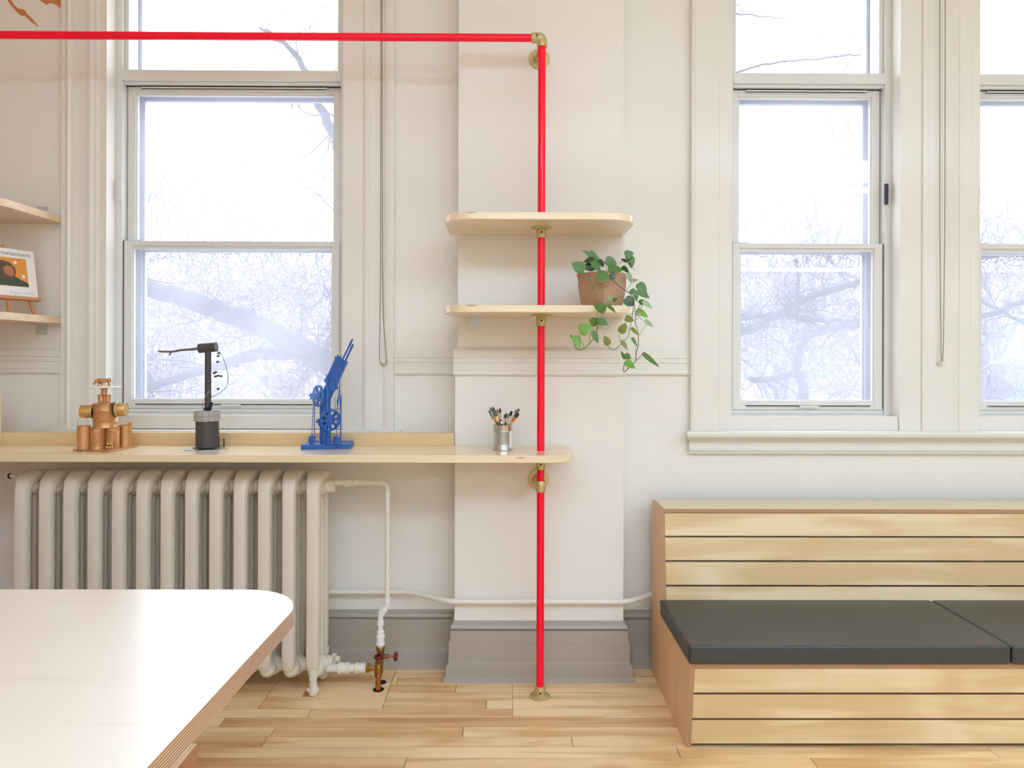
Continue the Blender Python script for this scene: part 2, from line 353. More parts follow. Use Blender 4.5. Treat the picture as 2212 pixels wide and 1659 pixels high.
# floor of narrow boards with real seams, two paler repair patches near the wall
random.seed(11)
fl = MB(); tones = []
def board(x0, x1, y0, y1, t, gap=0.0013):
    fl.box(x0 + gap, x1 - gap, y0 + gap, y1 - gap, -0.018, 0.0); tones.extend([t] * 6)
PW = 0.0765
P1 = (-1.131, -0.568, 3.085, 3.50)         # plywood patch around the valve
P2 = (atz(1108, 1540, 0).x, 0.80, 3.033, 3.42)
Y0s = 3.033
rows = []
k = -60
forced = {}
def rowof(Y): return int(math.floor((Y - Y0s) / PW))
for (px, py) in ((1050, 1523), (1000, 1581), (1466, 1627), (2148, 1627), (875, 1650), (590, 1581), (1760, 1650), (480, 1560)):
    p = atz(px, py, 0); forced.setdefault(rowof(p.y), []).append(p.x)
k0 = rowof(YB) ; k1 = rowof(3.9)
for k in range(k0, k1 + 1):
    ya, yb = Y0s + k * PW, Y0s + (k + 1) * PW
    if yb > 3.6: break
    cuts = forced.get(k)
    js = [XL]
    x = XL + random.uniform(0.2, 1.6)
    while x < XR - 0.4:
        if not (cuts and -1.6 < x < 2.4): js.append(x)
        x += random.uniform(0.9, 2.2)
    if cuts: js += cuts
    js.append(XR); js.sort()
    for a, b in zip(js[:-1], js[1:]):
        segs = [(a, b)]
        for (q0, q1, y0, y1) in (P1, P2):
            if ya >= y0 - 0.02 and yb <= y1 + 0.04:
                ns = []
                for (s0, s1) in segs:
                    if s1 <= q0 or s0 >= q1: ns.append((s0, s1)); continue
                    if s0 < q0: ns.append((s0, q0))
                    if s1 > q1: ns.append((q1, s1))
                segs = ns
        t = random.choice([random.uniform(0.45, 0.9), random.uniform(0.5, 0.8), random.uniform(0.05, 0.4)])
        for (s0, s1) in segs:
            if s1 - s0 > 0.01: board(s0, s1, ya, yb, t)
# patches
ks = [Y0s + i * PW for i in range(-2, 9)]
p1y0, p1y1 = Y0s + 1 * PW - 0.0, Y0s + 6 * PW
board(P1[0], P1[1], Y0s + PW, Y0s + 6 * PW, 0.72)
yy = Y0s
i = 0
while yy < Y0s + 5 * PW - 0.01:
    hgt = 0.0546
    xx = P2[0]
    while xx < P2[1] - 0.02:
        nx = min(P2[1], xx + random.uniform(0.35, 0.8)); board(xx, nx, yy, min(yy + hgt, Y0s + 5 * PW), random.uniform(0.8, 1.0), 0.00015); xx = nx
    yy += hgt
o = fl.build('floor', M['floor'], smooth=0)
me = o.data; at = me.attributes.new('tone', 'FLOAT_COLOR', 'CORNER')
for p in me.polygons:
    t = tones[p.index]
    for li in p.loop_indices: at.data[li].color = (t, (t * 7.3) % 1, (t * 13.7) % 1, 1)
struct(o)
sub = MB().box(XL - 0.2, XR + 0.2, YB - 0.2, 3.95, -0.12, -0.0015)
struct(sub.build('floor_underlay', M['seam'], smooth=0))

# baseboards (profile: distance out from the wall, height)
BP = [(0, 0.283), (0.007, 0.283), (0.008, 0.272), (0.018, 0.264), (0.024, 0.254), (0.022, 0.246), (0.012, 0.241), (0.024, 0.237), (0.025, 0.192), (0.034, 0.187),
      (0.034, 0.090), (0.038, 0.086), (0.038, 0.080), (0.050, 0.074), (0.050, 0.030), (0.062, 0.024), (0.066, 0.0), (0, 0)]
def base_run(x0, x1, Y): return MB().prism([(Y - a, b) for a, b in BP], x0, x1, 'YZ').build('baseboard_back', M['grey'], smooth=0, bevel=0.0012)
struct(base_run(XL, bx0 - 0.0, YW)); struct(base_run(bx1, XR, YW))
pb = MB(); n0 = 0
# the wrap round the pilaster, mitred at its two corners
loops = []
for a, b in BP:
    loops.append([(bx0 - a * 0.75, YW, b), (bx0 - a * 0.75, YC - 0.012 - a, b), (bx1 + a * 0.75, YC - 0.012 - a, b), (bx1 + a * 0.75, YW, b)])
for i in range(len(loops) - 1):
    A, B = loops[i], loops[i + 1]
    for j in range(3): pb.quad([A[j], A[j + 1], B[j + 1], B[j]])
pbm = pb.build('baseboard_pilaster', M['grey'], smooth=0); struct(pbm)
mm = pbm.modifiers.new('w', 'WELD'); mm.merge_threshold = 0.0002
mm = pbm.modifiers.new('b', 'BEVEL'); mm.width = 0.0012; mm.segments = 2; mm.angle_limit = math.radians(20)

# chair rail
RP = [(0, RZ1), (0.006, RZ1), (0.012, RZ1 - 0.010), (0.012, 1.603), (0.016, 1.602), (0.016, 1.598), (0.010, 1.596), (0.010, 1.579), (0.016, 1.577), (0.016, 1.573),
      (0.011, 1.571), (0.011, 1.534), (0.017, 1.531), (0.020, 1.522), (0.016, RZ0), (0, RZ0)]
def rail(name, x0, x1, Y): return struct(MB().prism([(Y - a, b) for a, b in RP], x0, x1, 'YZ').build(name, M['trim'], smooth=30))
C1L, C1R = WX(131, 3.54), WX(849, 3.54); C2L = WX(1493, 3.54)
rail('trim_1', XL, C1L, YW); rail('trim_2', C1R, bx0, YW); rail('trim_3', bx1, C2L, YW)
rail('trim_4', bx0 - 0.008, bx1 + 0.008, YC - 0.010)

# ------------------------------------------------------------------ windows
FY = 3.63
ZS0, ZS1 = 1.302, 1.334        # frame sill
ZM0, ZM1 = 2.172, 2.214        # meeting rail
ZH0, ZH1 = 3.055, 3.118        # transom bar
def frame4(mb, x0, x1, y0, y1, z0, z1, l, r, b, t):
    mb.box(x0, x0 + l, y0, y1, z0, z1); mb.box(x1 - r, x1, y0, y1, z0, z1)
    mb.box(x0 + l, x1 - r, y0, y1, z0, z0 + b); mb.box(x0 + l, x1 - r, y0, y1, z1 - t, z1); return mb
def window(idx, x0, x1, hinge_right, latch=True):
    r = empty('window_%d' % idx, ((x0 + x1) / 2, FY, WZ0)); struct(r)
    j = 0.035
    f = MB()
    f.box(x0, x0 + j, FY, 3.86, ZS0 - 0.06, WZ1); f.box(x1 - j, x1, FY, 3.86, ZS0 - 0.06, WZ1)
    f.box(x0 + j, x1 - j, FY, 3.86, ZS0 - 0.06, ZS0); f.box(x0 + j, x1 - j, FY + 0.01, 3.86, ZS0, ZS1 - 0.012)
    f.box(x0 + j, x1 - j, FY - 0.004, 3.86, ZH0 + 0.008, ZH1); f.box(x0 + j, x1 - j, FY + 0.012, 3.86, ZH0 - 0.008, ZH0 + 0.008)
    f.box(x0 + j, x1 - j, FY, 3.86, WZ1 - 0.05, WZ1)
    f.build('frame', M['alu'], r, bevel=0.002)
    st = 0.042
    # lower sash (nearer the room)
    a, b = x0 + j + 0.004, x1 - j - 0.004
    m = frame4(MB(), a, b, 3.642, 3.672, ZS1 - 0.010, ZM1, st, st, 0.045, 0.026)
    frame4(m, a + st - 0.002, b - st + 0.002, 3.652, 3.672, ZS1 + 0.033, ZM1 - 0.024, 0.008, 0.008, 0.008, 0.018)
    s = m.build('lower_sash', M['alu'], r, bevel=0.0015)
    MB().box(a + st, b - st, 3.660, 3.663, ZS1 + 0.03, ZM1 - 0.02).build('glass', M['glass'], s, smooth=0)
    h = MB().box(a + 0.07, b - 0.07, 3.628, 3.642, ZS1 + 0.010, ZS1 + 0.016); h.box(a + 0.07, b - 0.07, 3.628, 3.633, ZS1 + 0.010, ZS1 + 0.022)
    h.build('lift_rail', M['alu'], s, bevel=0.001)
    MB().box((a + b) / 2 - 0.05, (a + b) / 2 + 0.055, 3.620, 3.642, ZS1 + 0.002, ZS1 + 0.013).build('latch', M['alu'], s, bevel=0.002)
    # upper sash
    m = frame4(MB(), a, b, 3.676, 3.704, ZM0 + 0.008, ZH0 - 0.002, st, st, 0.03, 0.042)
    frame4(m, a + st - 0.002, b - st + 0.002, 3.684, 3.704, ZM1 - 0.01, ZH0 - 0.04, 0.008, 0.008, 0.008, 0.012)
    s = m.build('upper_sash', M['alu'], r, bevel=0.0015)
    MB().box(a + st, b - st, 3.690, 3.693, ZM1 - 0.01, ZH0 - 0.04).build('glass', M['glass'], s, smooth=0)
    h = MB().box(a + 0.08, b - 0.08, 3.660, 3.676, ZH0 - 0.028, ZH0 - 0.022); h.box(a + 0.08, b - 0.08, 3.660, 3.664, ZH0 - 0.028, ZH0 - 0.014)
    h.build('pull_rail', M['alu'], s, bevel=0.001)
    MB().box(a + 0.005, a + 0.09, 3.655, 3.69, ZM1, ZM1 + 0.007).build('keeper', M['alug'], s)
    # dark slots of the jamb tracks
    t = MB(); t.box(a - 0.004, a + 0.0005, 3.6415, 3.70, ZS1, ZM1 + 0.002); t.box(b - 0.0005, b + 0.004, 3.6415, 3.70, ZS1, ZM1)
    t.box(x0 + j, x1 - j, 3.660, 3.70, ZH0 - 0.010, ZH0 - 0.0085)
    t.build('weather_seal', M['dark'], r, smooth=0)
    # storm sashes behind
    m = frame4(MB(), x0 + j, x1 - j, 3.740, 3.766, ZS1 - 0.02, ZM1 - 0.01, st + 0.004, st + 0.004, 0.045, 0.034)
    frame4(m, x0 + j, x1 - j, 3.770, 3.796, ZM0 + 0.01, ZH0, st + 0.004, st + 0.004, 0.026, 0.050)
    for q in (0, 1):
        X = (x0 + j + st + 0.004, x1 - j - st - 0.016)[q]; m.box(X, X + 0.012, 3.752, 3.766, ZS1 + 0.02, ZM1 - 0.04)
    m.box(x0 + j, x0 + j + 0.012, 3.70, 3.74, ZS1, ZH0); m.box(x1 - j - 0.012, x1 - j, 3.70, 3.74, ZS1, ZH0)
    s = m.build('storm_sash', M['alug'], r, bevel=0.0015)
    g = MB(); g.box(x0 + j + st, x1 - j - st, 3.752, 3.754, ZS1 + 0.02, ZM1 - 0.04); g.box(x0 + j + st, x1 - j - st, 3.782, 3.784, ZM0 + 0.03, ZH0 - 0.04)
    g.build('glass', M['glass_s'], s, smooth=0)
    # fixed light over the transom bar
    m = frame4(MB(), x0 + j, x1 - j, 3.65, 3.68, ZH1 - 0.004, WZ1 - 0.05, 0.022, 0.022, 0.012, 0.03)
    s = m.build('transom_sash', M['alu'], r, bevel=0.0015)
    g = MB(); g.box(x0 + j + 0.02, x1 - j - 0.02, 3.664, 3.667, ZH1 + 0.006, WZ1 - 0.075); g.build('glass', M['glass'], s, smooth=0)
    g = MB(); g.box(x0 + j + 0.026, x0 + j + 0.034, 3.735, 3.76, ZH1, WZ1 - 0.05); g.box(x1 - j - 0.034, x1 - j - 0.026, 3.735, 3.76, ZH1, WZ1 - 0.05)
    g.build('gasket', M['dark'], s, smooth=0)
    # friction hinges on the jamb
    X = (x0 + j - 0.004, x1 - j + 0.004)[1 if hinge_right else 0]
    hg = MB(); hg.box(X - 0.009, X + 0.009, 3.618, FY, 2.42, 2.53)
    hg.build('hinge_plate', M['dark'] if hinge_right else M['alu'], r, bevel=0.001)
    # board between frame and sill, and sloping inner ledge
    ap = MB().box(x0 + 0.003, x1 - 0.003, 3.556, FY, WZ0, ZS0 - 0.006); ap.build('apron_board', M['trim'], r, bevel=0.002)
    return r
w1 = window(1, *WIN[0], False); w2 = window(2, *WIN[1], True); w3 = window(3, *WIN[2], True)
# reveal linings
for (wx, r) in zip(WIN, (w1, w2, w3)):
    m = MB(); m.box(wx[0] - 0.002, wx[0] + 0.002, 3.545, FY, WZ0, WZ1); m.box(wx[1] - 0.002, wx[1] + 0.002, 3.545, FY, WZ0, WZ1)
    m.build('reveal', M['trim'], r, smooth=0)

def casing(parent, name, prof, z0, z1):
    """prof: [(x, y)] from left to right over the casing face; closed along the wall"""
    poly = [(prof[0][0], YW + 0.002)] + prof + [(prof[-1][0], YW + 0.002)]
    return MB().prism(poly, z0, z1, 'XY').build(name, M['trim'], parent, smooth=25)
X = lambda px, Y=3.54: WX(px, Y)
c = [(X(131), 3.54), (X(141), 3.54), (X(143), 3.532), (X(148), 3.526), (X(154), 3.532), (X(156), 3.548), (X(186), 3.548), (X(189), 3.536), (X(194), 3.534), (X(204), 3.542),
     (X(206), 3.536), (X(209), 3.538), (X(212), 3.546), (WIN[0][0], 3.546)]
casing(w1, 'casing', c, 1.22, ZT - 0.2)
c = [(WIN[0][1], 3.546), (X(784), 3.546), (X(786), 3.534), (X(793), 3.531), (X(798), 3.540), (X(799), 3.545), (X(827), 3.545), (X(829), 3.546), (X(830), 3.538), (X(837), 3.534), (X(849), 3.534), (X(850.5), 3.536)]
casing(w1, 'casing', c, 1.22, ZT - 0.2)
m = MB().prism([(YW, 1.222), (3.505, 1.222), (3.498, 1.218), (3.498, 1.208), (3.505, 1.203), (YW, 1.203)], WX(113, 3.5), WX(864, 3.5), 'YZ')
m.build('sill', M['trim'], w1, smooth=40)
c = [(X(1492), 3.534), (X(1497), 3.53), (X(1500), 3.535), (X(1552), 3.535), (X(1554), 3.541), (X(1556), 3.541), (WIN[1][0], 3.541)]
casing(w2, 'casing', c, 1.22, ZT - 0.2)
c = [(WIN[1][1], 3.546), (X(1990), 3.546), (X(1992), 3.536), (X(2003), 3.534), (X(2006), 3.545), (X(2010), 3.541), (X(2068), 3.541), (X(2070), 3.543), (X(2072), 3.538), (X(2096), 3.538),
     (X(2099), 3.546), (WIN[2][0], 3.546)]
casing(w2, 'casing', c, 1.22, ZT - 0.2)
c = [(WIN[2][1], 3.54), (WIN[2][1] + 0.08, 3.54), (WIN[2][1] + 0.085, 3.53), (WIN[2][1] + 0.2, 3.53)]
casing(w3, 'casing', c, 1.22, ZT - 0.2)
sx0 = WX(1484, 3.49); 
SP = [(YW, 1.226), (3.50, 1.226), (3.488, 1.222), (3.482, 1.212), (3.486, 1.196), (3.500, 1.186), (3.512, 1.180), (3.522, 1.176), (3.540, 1.170), (3.545, 1.160), (3.545, 1.128),
      (3.536, 1.126), (3.536, 1.120), (3.548, 1.116), (3.542, 1.108), (3.548, 1.100), (YW, 1.100)]
m = MB()
n = len(SP)
for i in range(n - 1):
    (ya, za), (yb, zb) = SP[i], SP[i + 1]
    sa, sb = sx0 + max(0, ya - 3.485) * 0.45, sx0 + max(0, yb - 3.485) * 0.45
    m.quad([(sa, ya, za), (WIN[2][1] + 0.25, ya, za), (WIN[2][1] + 0.25, yb, zb), (sb, yb, zb)])
m.v += [(sx0 + max(0, y - 3.485) * 0.45, y, z) for y, z in SP]; m.f.append(tuple(range(len(m.v) - n, len(m.v))))
o = m.build('sill', M['trim'], w2, smooth=30)

# ------------------------------------------------------------------ blind chains
def chain(route, Y, label, clippx):
    root = empty('blind_chain', W(clippx[0], clippx[1], Y)); tag(root, label, 'blind chain', 'bead chains of the window blinds')
    path = [W(x, y, Y) for x, y in route]
    mb = MB(); pts = []
    for p, q in zip(path[:-1], path[1:]):
        k = max(1, int((q - p).length / 0.0046))
        for i in range(k): pts.append(p.lerp(q, i / k))
    for p in pts: mb.ball(p, 0.0023, 6, 4)
    mb.tube(path, 0.0005, 4)
    mb.build('beads', mat('bronze_beads', srgb(120, 106, 88), 0.4, metal=0.5), root)
    c = W(*clippx, Y); cl = MB().lathe(c + Vector((0, 0.012, 0)), (0, -1, 0), [(0.014, 0), (0.014, 0.003), (0.006, 0.005), (0.005, 0.016), (0.008, 0.017), (0.008, 0.019)], 14)
    cl.tube([c + Vector((0.004, -0.004, 0.012)), c + Vector((0.01, -0.008, 0.0)), c + Vector((0.002, -0.010, -0.010)), c + Vector((-0.006, -0.006, -0.006))], 0.0018, 6)
    cl.build('chain_clip', M['clear'], root)
chain([(823, -40), (822, 600), (820, 760), (820, 778), (822, 786), (827, 791), (832, 789), (835, 782), (834, 765), (828, 690), (826, 560), (825, -40)], 3.516, 'thin bead chain hanging as a rounded loop between window and pilaster', (829, 781))
chain([(2030, -40), (2030, 500), (2033, 760), (2034, 782), (2036, 783), (2038, 740), (2041, 500), (2042, -40)], 3.520, 'thin bead chain pulled tight between the two narrow windows', (2034, 784))

# ------------------------------------------------------------------ hanging lamps and added soft-light panels (above and behind the view)
def lamp(x0, x1, Y, z, k, label):
    r = empty('linear_lamp', ((x0 + x1) / 2, Y, z)); tag(r, label, 'ceiling lamp')
    MB().box(x0, x1, Y - 0.03, Y + 0.03, z + 0.02, z + 0.05).build('housing', M['alu'], r)
    MB().cyl((x0 + 0.02, Y, z), (x1 - 0.02, Y, z), 0.03, 14).build('diffuser_tube', lampmat(k), r)
    for x in (x0 + 0.3, x1 - 0.3): MB().cyl((x, Y, z + 0.05), (x, Y, ZT), 0.003, 6).build('cable', M['steel'], r)
def panel(x0, x1, y0, y1, z, k, label):  # unseen panels added for broad soft light with weak shadows
    r = empty('added_fill_panel', ((x0 + x1) / 2, (y0 + y1) / 2, z)); tag(r, label, 'ceiling lamp', 'added fill light panels under the ceiling')
    frame4(MB(), x0 - 0.03, x1 + 0.03, y0 - 0.03, y1 + 0.03, z, z + 0.06, 0.03, 0.03, 0.03, 0.03) if False else None
    MB().box(x0 - 0.02, x1 + 0.02, y0 - 0.02, y1 + 0.02, z + 0.01, z + 0.06).build('housing', M['alu'], r)
    MB().box(x0, x1, y0, y1, z, z + 0.009).build('diffuser', lampmat(k), r, smooth=0)
    for x in (x0 + 0.3, x1 - 0.3): MB().cyl((x, (y0 + y1) / 2, z + 0.06), (x, (y0 + y1) / 2, ZT), 0.004, 6).build('cable', M['steel'], r)
lamp(-0.2, 3.4, 1.25, 3.12, 0.42, 'long suspended strip lamp nearest the windows, above the view')
lamp(3.95, 6.0, -4.2, 3.10, 0.3, 'short suspended strip lamp far back in the room')
for (px0, px1, py0, py1, w_) in ((-1.8, 1.4, -1.6, -0.4, 'left panel nearer the windows'), (2.2, 5.6, -1.6, -0.4, 'right panel nearer the windows'), (-1.8, 1.4, -6.4, -5.2, 'left panel farther from the windows'), (2.2, 5.6, -6.4, -5.2, 'right panel farther from the windows')):
    panel(px0, px1, py0, py1, 3.85, (0.205 if px0 < 0 else 0.21) * (1.2 if py0 < -3 else 1), 'unseen fill light panel added under the ceiling, ' + w_)

# ------------------------------------------------------------------ worktop along the wall
DT, DTH = 1.161, 0.034
r = empty('long_worktop', (-1.0, 3.25, DT - DTH))
tag(r, 'long pale pine worktop over the radiator with one rounded end', 'worktop')
dxr = 0.303
m = MB().prism(rrect(XL + 0.004, dxr, 3.055, YC - 0.014, 0, 0.11, 0, 0.03), DT - DTH, DT)
m.box(XL + 0.004, bx0 - 0.004, YC - 0.03, 3.49, DT - DTH, DT)
m.build('board', M['pine'], r, bevel=0.0025)
MB().box(XL + 0.004, bx0 - 0.003, 3.392, 3.425, DT, 1.222).build('upstand', wood('pine_upstand', srgb(232, 205, 158), srgb(214, 182, 130), 'X', 30, 0.45, 0.1), r, bevel=0.001)
e = W(0, 850, 3.30)
MB().box(WX(4, 3.392) - 0.034, WX(4, 3.392), 3.20, 3.391, DT, e.z).build('end_panel', M['pine'], r, bevel=0.001)

# ------------------------------------------------------------------ red pipe frame
PY = 3.22
PX = WX(1168, PY, 1000)
PR = 0.0181
rp = empty('pipe_frame', (PX, PY, 0)); tag(rp, 'neon red pipe frame running floor to top left with brassy clamp fittings', 'pipe frame')
ztop = WZ(82, PY, 1150)
MB().cyl((PX, PY, 0.015), (PX, PY, ztop), PR, 28).build('vertical_pipe', M['red'], rp)
MB().cyl((XL + 0.002, PY, ztop), (PX - 0.02, PY, ztop), PR, 28).build('horizontal_pipe', M['red'], rp)
# corner fitting
m = MB(); R = 0.0245
m.lathe((PX - 0.050, PY, ztop), (1, 0, 0), [(PR, 0), (R - 0.001, 0), (R, 0.002), (R, 0.046)], 28, cap=False)
el = []
for i in range(9):
    a = PI / 2 * i / 8; el.append((PX - 0.016 + 0.016 * math.sin(a), PY, ztop - 0.016 + 0.016 * math.cos(a)))
m.tube([(PX - 0.03, PY, ztop)] + el + [(PX, PY, ztop - 0.04)], R, 28)
m.lathe((PX, PY, ztop - 0.034), (0, 0, -1), [(R, -0.012), (R, 0.008), (R - 0.001, 0.010), (PR, 0.010)], 28, cap=False)
m.build('corner_elbow', M['zinc'], rp)
def wall_flange(z, YC):
    m = MB().cyl((PX, PY, z), (PX, YC - 0.01, z), PR * 0.95, 24); m.build('wall_arm', M['red'], rp)
    f = MB().lathe((PX - 0.003, YC - 0.001, z), (0, -1, 0), [(0.052, 0), (0.052, 0.004), (0.049, 0.008), (0.030, 0.009), (0.026, 0.012), (0.0245, 0.034), (0.0225, 0.036), (PR, 0.036)], 36)
    f.build('wall_flange', M['zinc'], rp)
    for a in (45, 135, 225, 315):
        q = Vector((PX - 0.003 + 0.037 * math.cos(math.radians(a)), YC - 0.009, z + 0.037 * math.sin(math.radians(a))))
        MB().lathe(q, (0, -1, 0), [(0.0065, 0), (0.006, 0.003), (0.003, 0.0035), (0.0028, 0.001)], 12).build('screw', M['steel'], rp)
z_up = WZ(128, YC, 1163); z_lo = WZ(1034, YC, 1164)
wall_flange(z_up, YC); wall_flange(z_lo, YC - 0.012)
# tee collars on the pipe at the wall arms
def collar(z0, z1, name, screw=True, flange=None, up=True):
    m = MB(); m.lathe((PX, PY, z0), (0, 0, 1), [(PR, 0), (R - 0.001, 0), (R, 0.0015), (R, z1 - z0 - 0.0015), (R - 0.001, z1 - z0), (PR, z1 - z0)], 28, cap=False)
    if flange is not None:
        fz, d = flange; m.lathe((PX, PY, fz), (0, 0, d), [(0.020, 0), (0.047, 0), (0.049, 0.002), (0.048, 0.005), (0.030, 0.0085), (R, 0.012)], 32)
    if screw: m.lathe((PX, PY - R + 0.004, (z0 + z1) / 2), (0, -1, 0), [(0.011, 0), (0.0105, 0.0055), (0.0095, 0.0065)], 18)
    o = m.build(name, M['zinc'], rp)
    if screw: MB().lathe((PX, PY - R - 0.0026, (z0 + z1) / 2), (0, -1, 0), [(0.005, 0), (0.005, 0.0004)], 12).build('grub_screw', M['hole'], o)
    return o
collar(WZ(1062, PY), WZ(1038, PY), 'tee_collar', screw=False)
collar(0.004, WZ(1481, PY), 'floor_flange', flange=(0.0, 1))
S1B, S2B, STH = 2.213, 1.800, 0.033
collar(S1B - 0.050, S1B - 0.002, 'shelf_flange', flange=(S1B, -1))
collar(S2B - 0.052, S2B - 0.002, 'shelf_flange', flange=(S2B, -1))
collar(DT - DTH - 0.054, DT - DTH - 0.002, 'worktop_flange', flange=(DT - DTH, -1))

# ------------------------------------------------------------------ shelves
def shelf(zb, label, brackets):
    r = empty('pine_shelf', (0.14, 3.3, zb)); tag(r, label, 'shelf', 'two pine shelves on the red pipe')
    MB().prism(rrect(-0.2935, 0.578, 3.03, YC - 0.002, 0.13, 0.13, 0, 0, 10), zb, zb + STH).build('board', M['pine'], r, bevel=0.0025)
    for px0, px1 in brackets:
        x0, x1 = WX(px0, YC), WX(px1, YC)
        m = MB().box(x0, x1, YC - 0.006, YC - 0.001, zb - 0.055, zb); m.box(x0, x1, YC - 0.05, YC - 0.001, zb - 0.004, zb)
        b = m.build('bracket', M['galv'], r, bevel=0.001)
        for (ax, az) in ((0.2, 0.45), (0.78, 0.82)): MB().lathe((x0 + (x1 - x0) * ax, YC - 0.006, zb - 0.055 * az), (0, -1, 0), [(0.004, 0), (0.0035, 0.002)], 10).build('screw', M['steel'], b)
    return r
shelf(S1B, 'upper pine shelf on the red pipe, with nothing on it', [])
shelf(S2B, 'lower pine shelf on the red pipe, holding the potted plant', [(1014, 1037), (1296, 1318)])
def cshelf(zb, th, label, br):
    r = empty('corner_shelf', (-2.8, 3.3, zb)); tag(r, label, 'shelf', 'pine corner shelves by the wide window')
    MB().prism(rrect(XL + 0.004, C1L - 0.002, 3.03, YW - 0.002, 0, 0.16, 0, 0, 10), zb, zb + th).build('board', M['pine_y'], r, bevel=0.002)
    x0, x1 = WX(br[0], YW), WX(br[1], YW)
    za, zc = (zb + th, zb + th + 0.055) if br[2] else (zb - 0.055, zb)
    m = MB().box(x0, x1, YW - 0.006, YW - 0.001, za, zc); m.box(x0, x1, YW - 0.05, YW - 0.001, (za if br[2] else zc - 0.004), (za + 0.004 if br[2] else zc))
    m.build('bracket', M['galv'], r, bevel=0.001)
cshelf(WZ(484, YW, 131), 0.036, 'upper pine corner shelf beside the wide window casing, nothing on it', (80, 103, True))
LS = WZ(700, YW, 130)
cshelf(LS, 0.036, 'lower pine corner shelf carrying the small easel', (78, 102, False))
LST = LS + 0.036

# ------------------------------------------------------------------ radiator
def radiator():
    Y = 3.235; z0, z1 = 0.095, 1.050
    xs = [WX(p, Y - 0.03) for p in (43, 95.7, 148.3, 201, 253.7, 306.3, 359, 411.7, 464.3, 517, 569.7, 622.3, 675)]
    r = empty('cast_iron_radiator', (xs[6], Y + 0.08, 0)); tag(r, 'white-painted cast iron radiator with thirteen ribbed sections under the worktop', 'radiator')
    D = 0.17; hub = 0.048
    for i, x in enumerate(xs):
        m = MB()
        # front + arch + rear column: cross-section wide in X
        path = []
        for (y, z, hw, hd) in ((Y, z0 + 0.02, 0.020, 0.014), (Y - 0.004, z0 + 0.05, 0.028, 0.024), (Y - 0.006, z0 + 0.10, 0.030, 0.026), (Y - 0.006, z0 + 0.20, 0.030, 0.026), (Y - 0.006, z1 - 0.16, 0.030, 0.026), (Y - 0.004, z1 - 0.09, 0.031, 0.027),
                                (Y + 0.012, z1 - 0.05, 0.037, 0.030), (Y + 0.045, z1 - 0.028, 0.044, 0.030), (Y + D / 2, z1 - 0.022, 0.050, 0.026),
                                (Y + D - 0.045, z1 - 0.030, 0.048, 0.028), (Y + D - 0.012, z1 - 0.055, 0.042, 0.028), (Y + D, z1 - 0.10, 0.024, 0.024), (Y + D, z0 + 0.10, 0.024, 0.024), (Y + D, z0 + 0.02, 0.018, 0.014)):
            path.append((y, z, hw, hd))
        k = len(path); n = len(m.v); SEG = 14
        oct_ = []
        for q in range(SEG):
            oct_.append([(0.78, -1), (0.82, -0.97), (0.98, -0.45), (1, -0.35), (1, 0.5), (0.8, 0.9), (0.4, 1), (-0.4, 1), (-0.8, 0.9), (-1, 0.5), (-1, -0.35), (-0.98, -0.45), (-0.82, -0.97), (-0.78, -1)][q])
        for j, (y, z, hw, hd) in enumerate(path):
            pa = path[max(j - 1, 0)]; pc = path[min(j + 1, k - 1)]; t = Vector((0, pc[0] - pa[0], pc[1] - pa[1])).normalized(); nn = Vector((0, -t.z, t.y))
            for (cx, sx) in oct_: p = Vector((x, y, z)) + Vector((1, 0, 0)) * (cx * hw) + nn * (sx * hd); m.v.append(tuple(p))
        for j in range(k - 1):
            for q in range(SEG):
                q2 = (q + 1) % SEG; m.f.append((n + j * SEG + q, n + j * SEG + q2, n + (j + 1) * SEG + q2, n + (j + 1) * SEG + q))
        m.f.append(tuple(n + q for q in range(SEG))[::-1]); m.f.append(tuple(n + (k - 1) * SEG + q for q in range(SEG)))
        for yy, rr in ((Y + 0.062, 0.017), (Y + 0.116, 0.017)): m.cyl((x, yy, z0 + 0.05), (x, yy, z1 - 0.05), rr, 12)
        for zz in (z0 + 0.014, z1 - 0.075):
            m.lathe((x - 0.058, Y + D / 2, zz), (1, 0, 0), [(0.030, 0), (0.032, 0.012), (0.046, 0.03), (0.052, 0.058), (0.046, 0.086), (0.032, 0.104), (0.030, 0.116)], 18)
            m.ball((x, Y + 0.055, zz), 0.045, 14, 8, (0.95, 1.5, 0.95))
        m.ball((x, Y + 0.005, z0 + 0.05), 0.03, 12, 8, (0.95, 0.9, 1.4))
        m.build('section', M['rad'], r, smooth=38)
    for x in (xs[0], xs[-1]):
        for yy in (Y + 0.0, Y + D):
            f = MB(); f.tube([(x, yy + 0.008, z0 + 0.06), (x, yy + 0.002, z0 + 0.02), (x, yy - 0.004, 0.07), (x, yy - 0.002, 0.045), (x, yy, 0.022), (x, yy, 0.004)], [0.028, 0.026, 0.017, 0.019, 0.026, 0.020], 14)
            f.ball((x - 0.020, yy - 0.006, 0.028), 0.010, 8, 5); f.ball((x + 0.020, yy - 0.006, 0.028), 0.010, 8, 5)
            f.ball((x - 0.006, yy - 0.012, 0.082), 0.012, 8, 5)
            f.build('foot', M['rad'], r, smooth=60)
    xr = xs[-1] + 0.055
    f = MB(); f.lathe((xr, Y + D / 2, z1 - 0.075), (1, 0, 0), [(0.036, 0), (0.036, 0.010), (0.031, 0.011), (0.031, 0.024), (0.029, 0.026)], 8)
    f.build('bushing', M['rad'], r); f = MB(); f.lathe((xr - 0.01, Y + D / 2, z0 + 0.014), (1, 0, 0), [(0.040, 0), (0.040, 0.012), (0.034, 0.013), (0.034, 0.026)], 14)
    f.build('bushing', M['rad'], r); f = MB(); p = W(712, 1424, Y + D); f.lathe((xr - 0.01, Y + D, p.z), (1, 0, 0), [(0.030, 0), (0.030, 0.02), (0.016, 0.021), (0.016, 0.04)], 8)
